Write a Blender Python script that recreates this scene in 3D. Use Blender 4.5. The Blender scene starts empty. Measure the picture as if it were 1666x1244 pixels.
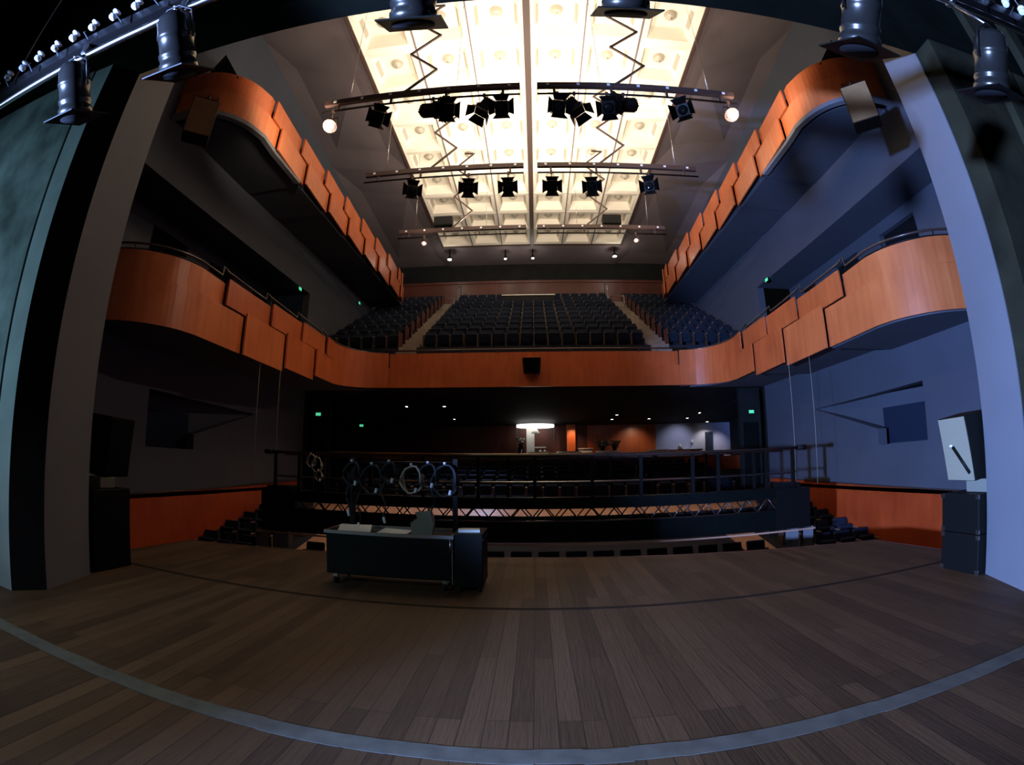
import bpy, bmesh, math, random
from mathutils import Matrix, Vector, Euler
random.seed(7)
SC = bpy.context.scene
COL = SC.collection
PI = math.pi
SEPARATE = {'rail_bracket', 'suspension_wire', 'cable', 'corner_cap', 'support_leg', 'blossom'}

# ------------------------------------------------------------------ camera (wide fisheye lens)
def make_camera():
    k = (0.77035, -0.042367, 0.1651957, 0.0469956, -0.002447)   # px/rad (thousands), cubic, pitch, yaw, roll
    c = bpy.data.cameras.new('camera'); o = bpy.data.objects.new('camera', c); COL.objects.link(o)
    c.type = 'PANO'; c.panorama_type = 'FISHEYE_LENS_POLYNOMIAL'
    s = (1666 / 36) / (k[0] * 1000)
    c.fisheye_polynomial_k0 = 0; c.fisheye_polynomial_k1 = -s; c.fisheye_polynomial_k2 = 0
    c.fisheye_polynomial_k3 = -k[1] * s ** 3; c.fisheye_polynomial_k4 = 0; c.fisheye_fov = PI * 1.2
    c.sensor_fit = 'HORIZONTAL'; c.sensor_width = 36; c.sensor_height = 36 * 1244 / 1666
    c.clip_start = .02; c.clip_end = 200
    o.matrix_world = Matrix.Translation((0, 0, 1.6)) @ Matrix.Rotation(k[3], 4, 'Z') @ Matrix.Rotation(PI / 2 + k[2], 4, 'X') @ Matrix.Rotation(k[4], 4, 'Z')
    SC.camera = o
make_camera()

# ------------------------------------------------------------------ world, exposure
SC.view_settings.view_transform = 'Standard'; SC.view_settings.look = 'None'
SC.view_settings.exposure = 0.0; SC.view_settings.gamma = 1.0
SC.view_settings.use_curve_mapping = False
W = bpy.data.worlds.new('world'); SC.world = W; W.use_nodes = True
W.node_tree.nodes['Background'].inputs[0].default_value = (0.01, 0.011, 0.014, 1)
W.node_tree.nodes['Background'].inputs[1].default_value = 0.15

# ------------------------------------------------------------------ lights
def look(o, to):
    o.rotation_euler = (Vector(to) - Vector(o.location)).to_track_quat('-Z', 'Y').to_euler()
def area(name, loc, to, size, power, col, sizey=None, spread=None):
    l = bpy.data.lights.new(name, 'AREA'); l.energy = power; l.color = col; l.size = size
    if sizey: l.shape = 'RECTANGLE'; l.size_y = sizey
    if spread: l.spread = spread
    o = bpy.data.objects.new(name, l); COL.objects.link(o); o.location = loc; look(o, to); return o
def spot(name, loc, to, power, col, ang=60, blend=.5, rad=.06):
    l = bpy.data.lights.new(name, 'SPOT'); l.energy = power; l.color = col; l.spot_size = math.radians(ang)
    l.spot_blend = blend; l.shadow_soft_size = rad
    o = bpy.data.objects.new(name, l); COL.objects.link(o); o.location = loc; look(o, to); return o
def point(name, loc, power, col, rad=.06):
    l = bpy.data.lights.new(name, 'POINT'); l.energy = power; l.color = col; l.shadow_soft_size = rad
    o = bpy.data.objects.new(name, l); COL.objects.link(o); o.location = loc; return o
WARM = (1.0, .80, .60)
# floodlights on the hanging bars aimed up at the coffered ceiling
UPL = [(-3.4, 8.9, 330), (-1.1, 8.9, 480), (1.1, 8.9, 480), (3.4, 8.9, 330),
       (-3.0, 12.3, 330), (-1.0, 12.3, 480), (1.0, 12.3, 480), (3.4, 12.3, 420),
       (-2.4, 16.2, 330), (-.9, 16.2, 330), (.9, 16.2, 330), (3.0, 16.2, 420)]
for x, y, p in UPL:
    area('flood_light', (x, y, 10.30), (x * 1.05, y + 1.4, 13.8), .35, p * (.33 if y < 13 else .25), (1.0, .86, .70), .25)
# cold work light standing on the stage behind the camera, to the left, then three added fill spots
spot('work_and_fill_light', (-6.6, -2.6, 1.5), (7.9, 7.0, 5.6), 26000, (.27, .44, 1.0), 58, .35, .2)
spot('work_and_fill_light', (-8.2, -.6, 2.4), (-6.4, 3.2, 3.4), 520, (.42, .80, 1.0), 95, .9, .25)  # added fill for the left stage wall, no fixture stands there
spot('work_and_fill_light', (-5.0, -.8, 3.6), (-3.9, 1.5, 0), 420, (.62, .82, 1.0), 82, .9, .3)  # unseen fill, put in to lift the front left floorboards
spot('work_and_fill_light', (-.6, -2.8, 4.4), (.2, 1.8, 0), 130, (.90, .92, 1.0), 75, 1.0, .4)  # faint added fill spot brightening the boards near the camera

# ------------------------------------------------------------------ materials
MATS = {}
def mat(name, col, rough=.6, metal=0, emit=None, estr=0, noise=None, bump=None, spec=None, coat=0):
    """noise = (scale, amount) mottles the colour, bump = (scale, strength)"""
    m = bpy.data.materials.new(name); m.use_nodes = True; nt = m.node_tree; b = nt.nodes['Principled BSDF']
    b.inputs['Base Color'].default_value = (*col, 1); b.inputs['Roughness'].default_value = rough
    b.inputs['Metallic'].default_value = metal
    if spec is None and max(col) < .05: spec = .12
    if spec is not None: b.inputs['Specular IOR Level'].default_value = spec
    if coat: b.inputs['Coat Weight'].default_value = coat; b.inputs['Coat Roughness'].default_value = .15
    if emit: b.inputs['Emission Color'].default_value = (*emit, 1); b.inputs['Emission Strength'].default_value = estr
    if noise or bump:
        tc = nt.nodes.new('ShaderNodeTexCoord')
    if noise:
        n = nt.nodes.new('ShaderNodeTexNoise'); n.inputs['Scale'].default_value = noise[0]; n.inputs['Detail'].default_value = 5
        nt.links.new(tc.outputs['Object'], n.inputs['Vector'])
        r = nt.nodes.new('ShaderNodeMapRange'); r.inputs[1].default_value = .3; r.inputs[2].default_value = .7
        r.inputs[3].default_value = 1 - noise[1]; r.inputs[4].default_value = 1 + noise[1]
        nt.links.new(n.outputs['Fac'], r.inputs[0])
        mx = nt.nodes.new('ShaderNodeVectorMath'); mx.operation = 'SCALE'; mx.inputs[0].default_value = col
        nt.links.new(r.outputs[0], mx.inputs['Scale']); nt.links.new(mx.outputs[0], b.inputs['Base Color'])
    if bump:
        n2 = nt.nodes.new('ShaderNodeTexNoise'); n2.inputs['Scale'].default_value = bump[0]; n2.inputs['Detail'].default_value = 4
        nt.links.new(tc.outputs['Object'], n2.inputs['Vector'])
        bp = nt.nodes.new('ShaderNodeBump'); bp.inputs['Strength'].default_value = bump[1]; bp.inputs['Distance'].default_value = .02
        nt.links.new(n2.outputs['Fac'], bp.inputs['Height']); nt.links.new(bp.outputs[0], b.inputs['Normal'])
    MATS[name] = m; return m

def wood_mat(name, c1, c2, rough=.35, axis=(1, 1, 6), coat=.3, sc=1.4, board=None):
    coat *= .35
    m = bpy.data.materials.new(name); m.use_nodes = True; nt = m.node_tree; N = nt.nodes; L = nt.links
    b = N['Principled BSDF']; b.inputs['Roughness'].default_value = rough
    b.inputs['Coat Weight'].default_value = coat; b.inputs['Coat Roughness'].default_value = .22
    tc = N.new('ShaderNodeTexCoord'); mp = N.new('ShaderNodeMapping'); mp.inputs['Scale'].default_value = axis
    L.new(tc.outputs['Object'], mp.inputs['Vector'])
    n = N.new('ShaderNodeTexNoise'); n.inputs['Scale'].default_value = sc; n.inputs['Detail'].default_value = 6
    L.new(mp.outputs[0], n.inputs['Vector'])
    n2 = N.new('ShaderNodeTexNoise'); n2.inputs['Scale'].default_value = .9; n2.inputs['Detail'].default_value = 3
    L.new(tc.outputs['Object'], n2.inputs['Vector'])
    ad = N.new('ShaderNodeMath'); ad.operation = 'ADD'; L.new(n.outputs['Fac'], ad.inputs[0]); L.new(n2.outputs['Fac'], ad.inputs[1])
    cr = N.new('ShaderNodeValToRGB'); cr.color_ramp.elements[0].position = .3; cr.color_ramp.elements[1].position = .75
    cr.color_ramp.elements[0].color = (*c1, 1); cr.color_ramp.elements[1].color = (*c2, 1)
    mr = N.new('ShaderNodeMath'); mr.operation = 'MULTIPLY'; mr.inputs[1].default_value = .5
    L.new(ad.outputs[0], mr.inputs[0]); L.new(mr.outputs[0], cr.inputs[0]); L.new(cr.outputs[0], b.inputs['Base Color'])
    MATS[name] = m; return m

def stage_floor_mat():
    m = bpy.data.materials.new('stage_boards'); m.use_nodes = True; nt = m.node_tree; N = nt.nodes; L = nt.links
    b = N['Principled BSDF']; b.inputs['Specular IOR Level'].default_value = .28
    tc = N.new('ShaderNodeTexCoord')
    # boards run along Y: brick pattern with swapped axes
    mp = N.new('ShaderNodeMapping'); mp.inputs['Rotation'].default_value = (0, 0, PI / 2); mp.inputs['Scale'].default_value = (1, 1, 1)
    L.new(tc.outputs['Object'], mp.inputs['Vector'])
    def brick(bw, mort):
        br = N.new('ShaderNodeTexBrick'); br.inputs['Scale'].default_value = 1; br.inputs['Brick Width'].default_value = bw
        br.inputs['Row Height'].default_value = .145; br.inputs['Mortar Size'].default_value = mort
        br.inputs['Mortar Smooth'].default_value = .1; br.inputs['Bias'].default_value = 0
        br.inputs['Color1'].default_value = (0, 0, 0, 1); br.inputs['Color2'].default_value = (1, 1, 1, 1)
        br.inputs['Mortar'].default_value = (.5, .5, .5, 1)
        br.offset = .37; br.offset_frequency = 3
        L.new(mp.outputs[0], br.inputs['Vector']); return br
    br = brick(2.7, .0028)
    mp2 = N.new('ShaderNodeMapping'); mp2.inputs['Scale'].default_value = (14, .9, 1); L.new(tc.outputs['Object'], mp2.inputs['Vector'])
    g = N.new('ShaderNodeTexNoise'); g.inputs['Scale'].default_value = 3; g.inputs['Detail'].default_value = 8; g.inputs['Roughness'].default_value = .65
    L.new(mp2.outputs[0], g.inputs['Vector'])
    st = N.new('ShaderNodeTexNoise'); st.inputs['Scale'].default_value = .8; st.inputs['Detail'].default_value = 5
    L.new(tc.outputs['Object'], st.inputs['Vector'])
    cr = N.new('ShaderNodeValToRGB'); e = cr.color_ramp.elements
    e[0].position = 0; e[0].color = (.020, .011, .0055, 1); e[1].position = 1; e[1].color = (.125, .072, .036, 1)
    # value = .45*board + .35*grain + .35*stain
    def mul(x, k):
        q = N.new('ShaderNodeMath'); q.operation = 'MULTIPLY'; q.inputs[1].default_value = k; L.new(x, q.inputs[0]); return q.outputs[0]
    def add(a, c):
        q = N.new('ShaderNodeMath'); q.operation = 'ADD'; L.new(a, q.inputs[0]); L.new(c, q.inputs[1]); return q.outputs[0]
    v = add(add(mul(br.outputs['Color'], .44), mul(g.outputs['Fac'], .55)), mul(st.outputs['Fac'], .5))
    q = N.new('ShaderNodeMath'); q.operation = 'SUBTRACT'; q.inputs[1].default_value = .3; L.new(v, q.inputs[0]); v = q.outputs[0]
    L.new(v, cr.inputs[0])
    mx = N.new('ShaderNodeMixRGB'); mx.blend_type = 'MIX'; L.new(br.outputs['Fac'], mx.inputs[0]); L.new(cr.outputs[0], mx.inputs[1])
    mx.inputs[2].default_value = (.012, .009, .007, 1)
    # pale scuffs
    sc = N.new('ShaderNodeTexNoise'); sc.inputs['Scale'].default_value = 2.3; sc.inputs['Detail'].default_value = 9; sc.inputs['Roughness'].default_value = .75
    L.new(mp2.outputs[0], sc.inputs['Vector'])
    sr = N.new('ShaderNodeMapRange'); sr.inputs[1].default_value = .66; sr.inputs[2].default_value = .8; sr.inputs[4].default_value = .6; L.new(sc.outputs['Fac'], sr.inputs[0])
    m2 = N.new('ShaderNodeMixRGB'); L.new(sr.outputs[0], m2.inputs[0]); L.new(mx.outputs[0], m2.inputs[1]); m2.inputs[2].default_value = (.24, .19, .15, 1)
    L.new(m2.outputs[0], b.inputs['Base Color'])
    rr = N.new('ShaderNodeMapRange'); rr.inputs[3].default_value = .42; rr.inputs[4].default_value = .75; L.new(st.outputs['Fac'], rr.inputs[0]); L.new(rr.outputs[0], b.inputs['Roughness'])
    bp = N.new('ShaderNodeBump'); bp.inputs['Strength'].default_value = .35; bp.inputs['Distance'].default_value = .01
    inv = N.new('ShaderNodeMath'); inv.operation = 'SUBTRACT'; L.new(g.outputs['Fac'], inv.inputs[0]); L.new(br.outputs['Fac'], inv.inputs[1])
    L.new(inv.outputs[0], bp.inputs['Height']); L.new(bp.outputs[0], b.inputs['Normal'])
    MATS['stage_boards'] = m; return m
stage_floor_mat()
mat('hall_paint', (.056, .062, .080), .75, noise=(1.2, .07), bump=(60, .06))
mat('column_paint', (.145, .15, .165), .7, noise=(.9, .07), bump=(80, .06))
mat('ceiling_paint', (.17, .135, .14), .7, noise=(.6, .12))
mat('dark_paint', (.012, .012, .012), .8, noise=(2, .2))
mat('header_paint', (.006, .007, .0055), 1.0, spec=0, noise=(1.5, .25))
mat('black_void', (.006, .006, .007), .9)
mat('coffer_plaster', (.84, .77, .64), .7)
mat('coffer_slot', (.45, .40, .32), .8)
mat('dome_glass', (.42, .38, .30), .35, coat=.3)
mat('rib_dark', (.055, .028, .022), .6)
mat('spine_dark', (.06, .035, .028), .5)
mat('black_metal', (.010, .009, .009), .38, metal=.3)
mat('can_metal', (.06, .056, .05), .27, metal=.8)
mat('bar_metal', (.5, .47, .42), .24, metal=1)
mat('steel', (.45, .44, .42), .3, metal=1)
mat('brass', (.55, .42, .25), .28, metal=1)
mat('rail_dark', (.06, .035, .028), .28, metal=.2, coat=.4)
mat('plug_white', (.75, .76, .78), .3)
mat('seat_fabric', (.012, .017, .030), .85, noise=(14, .2))
mat('seat_shell', (.05, .035, .03), .5)
mat('arm_wood', (.20, .13, .09), .4)
mat('carpet', (.02, .02, .028), .95)
mat('step_paint', (.20, .155, .12), .7, noise=(4, .2))
mat('speaker_black', (.005, .005, .0045), .55)
mat('grille_grey', (.26, .235, .16), .6, noise=(90, .12))
mat('foam_grey', (.17, .16, .12), .9)
mat('plywood', (.26, .14, .055), .7, noise=(6, .1))
mat('case_black', (.0032, .004, .0035), .5, noise=(5, .2))
mat('paper', (.62, .64, .58), .8)
mat('tape_grey', (.075, .08, .068), .65, noise=(7, .25))
mat('seam_brown', (.022, .015, .010), .8, noise=(5, .3))
mat('rubber', (.01, .01, .01), .6)
mat('cord_pale', (.4, .36, .28), .6)
mat('cord_dark', (.03, .035, .04), .5)
mat('lamp_white', (1, 1, 1), .4, emit=(1, .95, .85), estr=30)
mat('lamp_warm', (1, 1, 1), .4, emit=(1, .9, .75), estr=60)
mat('lamp_disc', (1, 1, 1), .4, emit=(1, .96, .92), estr=2.6)
mat('exit_green', (.1, .6, .3), .4, emit=(.10, .75, .38), estr=.8)
mat('white_paint', (.72, .72, .66), .6)
mat('cloth_white', (.75, .72, .66), .8)
mat('bar_wall_blue', (.34, .34, .46), .8)
mat('door_blue', (.012, .018, .035), .6)
mat('glass_frame', (.10, .08, .08), .4)
mat('leaf', (.04, .07, .03), .6)
mat('petal', (.5, .45, .42), .7)
mat('stage_wall', (.13, .15, .155), .8, noise=(1.6, .65), bump=(9, .2))
mat('stage_brick', (.021, .019, .010), .85, noise=(1.1, .5), bump=(6, .5))
mat('pilaster_grey', (.22, .24, .25), .75, noise=(2, .15))
mat('drape_black', (.008, .007, .007), .95)
mat('glass_dark', (.01, .01, .01), .1)
wood_mat('panel_wood', (.38, .075, .018), (.60, .15, .042), .38, (5, 5, .5), .25)
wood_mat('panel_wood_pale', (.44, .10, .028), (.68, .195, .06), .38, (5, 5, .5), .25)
wood_mat('panel_wood_gloss', (.40, .08, .02), (.60, .15, .045), .30, (5, 5, .5), .9)
wood_mat('dado_wood', (.28, .034, .007), (.46, .07, .016), .4, (3, 3, .7), .2)
wood_mat('wood_dark', (.06, .014, .008), (.11, .028, .014), .45, (3, 3, .7), .15)
wood_mat('floor_wood_warm', (.40, .20, .12), (.58, .33, .22), .4, (1, 6, 1), .2)

# ------------------------------------------------------------------ mesh helpers
class MB:
    def __init__(s): s.bm = bmesh.new(); s.mats = []; s.cur = 0
    def use(s, m):
        if m not in s.mats: s.mats.append(m)
        s.cur = s.mats.index(m); return s
    def _t(s, fs):
        for f in fs: f.material_index = s.cur
    def hexa(s, v):
        vs = [s.bm.verts.new(p) for p in v]
        s._t([s.bm.faces.new([vs[i] for i in q]) for q in ((0, 3, 2, 1), (4, 5, 6, 7), (0, 1, 5, 4), (1, 2, 6, 5), (2, 3, 7, 6), (3, 0, 4, 7))]); return s
    def box(s, x0, x1, y0, y1, z0, z1):
        return s.hexa([(x0, y0, z0), (x1, y0, z0), (x1, y1, z0), (x0, y1, z0), (x0, y0, z1), (x1, y0, z1), (x1, y1, z1), (x0, y1, z1)])
    def obox(s, M, sx, sy, sz, bev=0):
        c = [M @ Vector((a * sx / 2, b * sy / 2, d * sz / 2)) for d in (-1, 1) for a, b in ((-1, -1), (1, -1), (1, 1), (-1, 1))]
        if not bev: return s.hexa(c)
        t = bmesh.new(); bmesh.ops.create_cube(t, size=1)
        bmesh.ops.scale(t, vec=(sx, sy, sz), verts=t.verts)
        bmesh.ops.bevel(t, geom=t.edges[:], offset=bev, segments=2, affect='EDGES', profile=.5)
        mp = {v: s.bm.verts.new(M @ v.co) for v in t.verts}
        s._t([s.bm.faces.new([mp[v] for v in f.verts]) for f in t.faces]); t.free(); return s
    def tube(s, p, q, r, n=10, r2=None, cap=True):
        p = Vector(p); q = Vector(q); d = (q - p).normalized(); u = d.orthogonal().normalized(); w = d.cross(u)
        r2 = r if r2 is None else r2
        a = [s.bm.verts.new(p + (u * math.cos(t) + w * math.sin(t)) * r) for t in [2 * PI * i / n for i in range(n)]]
        b = [s.bm.verts.new(q + (u * math.cos(t) + w * math.sin(t)) * r2) for t in [2 * PI * i / n for i in range(n)]]
        fs = []
        for i in range(n):
            j = (i + 1) % n; f = s.bm.faces.new((a[i], a[j], b[j], b[i])); f.smooth = True; fs.append(f)
        if cap: fs += [s.bm.faces.new(a[::-1]), s.bm.faces.new(b)]
        s._t(fs); return s
    def path(s, pts, r, n=8, closed=False):
        pts = [Vector(p) for p in pts]; rings = []; m = len(pts)
        up = Vector((0, 0, 1))
        for i, p in enumerate(pts):
            a = pts[i - 1] if (i or closed) else p; b = pts[(i + 1) % m] if (i < m - 1 or closed) else p
            d = (b - a).normalized()
            u = d.cross(up)
            if u.length < .05: u = d.cross(Vector((1, 0, 0)))
            u.normalize(); w = d.cross(u)
            rings.append([s.bm.verts.new(p + (u * math.cos(t) + w * math.sin(t)) * r) for t in [2 * PI * k / n for k in range(n)]])
        fs = []
        for i in range(m if closed else m - 1):
            A, B = rings[i], rings[(i + 1) % m]
            for k in range(n):
                j = (k + 1) % n; f = s.bm.faces.new((A[k], A[j], B[j], B[k])); f.smooth = True; fs.append(f)
        if not closed: fs += [s.bm.faces.new(rings[0][::-1]), s.bm.faces.new(rings[-1])]
        s._t(fs); return s
    def lathe(s, prof, M=None, n=24):
        """prof [(r,z)...] round local z"""
        M = M or Matrix(); rings = []
        for r, z in prof: rings.append([s.bm.verts.new(M @ Vector((r * math.cos(2 * PI * k / n), r * math.sin(2 * PI * k / n), z))) for k in range(n)])
        fs = []
        for A, B in zip(rings, rings[1:]):
            for k in range(n):
                j = (k + 1) % n; f = s.bm.faces.new((A[k], A[j], B[j], B[k])); f.smooth = True; fs.append(f)
        if prof[0][0] > .0005: fs.append(s.bm.faces.new(rings[0][::-1]))
        if prof[-1][0] > .0005: fs.append(s.bm.faces.new(rings[-1]))
        s._t(fs); return s
    def wall(s, pts, z0, z1, th):
        """vertical slab along a plan path; z0,z1 numbers or lists; th thickness to the right of travel (+) or left (-)"""
        n = len(pts); P = [Vector((p[0], p[1], 0)) for p in pts]
        Z0 = z0 if isinstance(z0, (list, tuple)) else [z0] * n; Z1 = z1 if isinstance(z1, (list, tuple)) else [z1] * n
        fr = []
        for i in range(n):
            d = (P[min(i + 1, n - 1)] - P[max(i - 1, 0)]).normalized(); nr = Vector((d.y, -d.x, 0)) * th
            a = P[i]; b = a + nr
            fr.append([s.bm.verts.new((a.x, a.y, Z0[i])), s.bm.verts.new((b.x, b.y, Z0[i])), s.bm.verts.new((b.x, b.y, Z1[i])), s.bm.verts.new((a.x, a.y, Z1[i]))])
        fs = []
        for A, B in zip(fr, fr[1:]):
            for k in range(4):
                j = (k + 1) % 4; fs.append(s.bm.faces.new((A[k], A[j], B[j], B[k])))
        fs += [s.bm.faces.new(fr[0][::-1]), s.bm.faces.new(fr[-1])]
        s._t(fs); return s
    def prism(s, poly, z0, z1):
        a = [s.bm.verts.new((p[0], p[1], z0)) for p in poly]; b = [s.bm.verts.new((p[0], p[1], z1)) for p in poly]
        n = len(poly); fs = [s.bm.faces.new(a[::-1]), s.bm.faces.new(b)]
        for i in range(n):
            j = (i + 1) % n; fs.append(s.bm.faces.new((a[i], a[j], b[j], b[i])))
        s._t(fs); return s
    def slabpoly(s, pts3, d):
        """polygon in space given thickness vector d"""
        a = [s.bm.verts.new(p) for p in pts3]; b = [s.bm.verts.new(Vector(p) + Vector(d)) for p in pts3]
        n = len(pts3); fs = [s.bm.faces.new(a[::-1]), s.bm.faces.new(b)]
        for i in range(n):
            j = (i + 1) % n; fs.append(s.bm.faces.new((a[i], a[j], b[j], b[i])))
        s._t(fs); return s
    def data(s, name, default):
        if not s.mats: s.use(default)
        bmesh.ops.recalc_face_normals(s.bm, faces=s.bm.faces[:])
        me = bpy.data.meshes.new(name); s.bm.to_mesh(me); s.bm.free()
        for m in s.mats: me.materials.append(MATS[m])
        return me
    def build(s, name, default, parent=None):
        if not s.mats:
            s.mats.append(default)
        me = s.data(name, default); o = bpy.data.objects.new(name, me); COL.objects.link(o)
        if parent is not None: o.parent = parent
        return o

def empty(name, loc=(0, 0, 0), rz=0):
    o = bpy.data.objects.new(name, None); o.empty_display_size = .2; COL.objects.link(o); o.location = loc; o.rotation_euler = (0, 0, rz); return o
def tag(o, label=None, cat=None, group=None, kind=None):
    if label: o['label'] = label
    if cat: o['category'] = cat
    if group: o['group'] = group
    if kind: o['kind'] = kind
    return o
def thing(name, label, cat, loc=(0, 0, 0), rz=0, group=None): return tag(empty(name, loc, rz), label, cat, group)
def struct(name, mb, m): return tag(mb.build(name, m), kind='structure')
def copy_tree(o, parent=None):
    c = o.copy(); COL.objects.link(c); c.parent = parent
    for ch in o.children: copy_tree(ch, c)
    return c
def T(*a): return Matrix.Translation(a)
def R(a, ax): return Matrix.Rotation(math.radians(a), 4, ax)
ORD = ['first', 'second', 'third', 'fourth', 'fifth', 'sixth', 'seventh', 'eighth', 'ninth', 'tenth', 'eleventh', 'twelfth', 'thirteenth', 'fourteenth', 'fifteenth', 'sixteenth', 'seventeenth', 'eighteenth', 'nineteenth', 'twentieth',
       'twenty-first', 'twenty-second', 'twenty-third', 'twenty-fourth', 'twenty-fifth', 'twenty-sixth', 'twenty-seventh', 'twenty-eighth']

XW = 8.9      # hall side walls
XB = 6.9      # balcony fronts
YF = 16.8     # balcony front facing the stage

# ------------------------------------------------------------------ SETTING: stage
edge = [(-6.35, 4.25), (-6.2, 5.6), (-6.1, 7.12), (-5.2, 7.3), (-4.1, 7.48), (-2.8, 7.66), (-1.4, 7.76), (0, 7.8), (1.4, 7.74), (3.1, 7.56), (4.6, 7.32), (5.86, 7.04), (6.04, 5.6), (6.2, 4.25)]
b = MB(); b.prism([(12, -8), (12, 4.25)] + edge[::-1] + [(-12, 4.25), (-12, -8)], -1.45, 0)
fl = struct('floor', b, 'stage_boards')
b = MB(); b.wall([p for p in edge if 5 < p[1]], -.03, .004, .05); struct('trim_1', b, 'wood_dark')
# a darker cut line across the stage boards (safety curtain line)
b = MB(); b.box(-6.1, 6.0, 4.98, 5.05, .001, .003); struct('trim_2', b, 'seam_brown')
# long grey tape across the stage
b = MB(); n = 40
for i in range(n):
    x0 = -5.2 + 10.4 * i / n; x1 = -5.2 + 10.4 * (i + 1) / n
    f = lambda x: 2.31 + .05 * (abs(x) / 4) ** 1.6
    j = random.uniform(-.006, .006)
    b.hexa([(x0, f(x0) - .07 + j, .002), (x1, f(x1) - .07 + j, .002), (x1, f(x1) + .07 + j, .002), (x0, f(x0) + .07 + j, .002),
            (x0, f(x0) - .07 + j, .005), (x1, f(x1) - .07 + j, .005), (x1, f(x1) + .07 + j, .005), (x0, f(x0) + .07 + j, .005)])
tag(b.build('floor_tape', 'tape_grey'), 'long worn grey tape strip running right across the stage boards', 'tape')

# stage side masonry, proscenium columns, header
b = MB()
b.box(-12, -5.62, 3.0, 3.4, 0, 6.4); b.box(-12.3, -12, -8, 3.4, 0, 10.5); struct('wall_stage_left', b, 'stage_wall')
b = MB(); b.box(4.95, 12, 3.05, 3.335, 0, 10.0); b.box(12, 12.3, -8, 3.4, 0, 10.5)
b.box(5.9, 6.3, 2.9, 3.0, 0, 8.4); b.box(6.9, 7.15, 2.88, 3.0, 0, 8.4); b.box(8.3, 8.9, 2.86, 3.0, 0, 8.4)
struct('wall_stage_right', b, 'stage_brick')
b = MB(); b.box(-12, 12, -8.3, -8, 0, 10.5); struct('wall_stage_back', b, 'dark_paint')
b = MB(); b.box(-12.3, 12.3, -8.3, 3.4, 10.5, 10.8); struct('ceiling_stage', b, 'dark_paint')
b = MB(); b.prism([(-5.62, 3.02), (-5.27, 3.02), (-5.27, 3.3), (-5.62, 3.3)], 0, 6.5); struct('trim_3', b, 'pilaster_grey')
b = MB(); b.prism([(-5.27, 3.02), (-5.06, 3.35), (-5.4, 3.5), (-5.5, 3.3)], 0, 6.8); struct('trim_4', b, 'drape_black')
b = MB(); b.prism([(-5.06, 3.35), (-5.28, 4.16), (-5.9, 4.16), (-5.9, 3.35)], 0, 9.5); struct('wall_proscenium_left', b, 'column_paint')
b = MB(); b.prism([(4.93, 3.33), (5.26, 4.14), (5.9, 4.14), (5.9, 3.33)], 0, 9.5); struct('wall_proscenium_right', b, 'column_paint')
b = MB(); b.box(-12, 12, 3.0, 3.34, 6.31, 10.5); struct('wall_header', b, 'header_paint')
b = MB(); b.box(-9.2, 9.2, 3.34, 4.2, 7.6, 15.5); struct('wall_proscenium_top', b, 'ceiling_paint')
b = MB()
for s in (-1, 1):
    b.prism([(s * 6.2, 4.1), (s * 8.9, 5.9), (s * 9.4, 5.9), (s * 9.4, 3.7), (s * 6.2, 3.7)], -1.5, 15.4); b.box(min(s * 5.9, s * 6.25), max(s * 5.9, s * 6.25), 3.7, 4.1, -1.5, 15.4)
struct('wall_splay', b, 'hall_paint')
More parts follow.
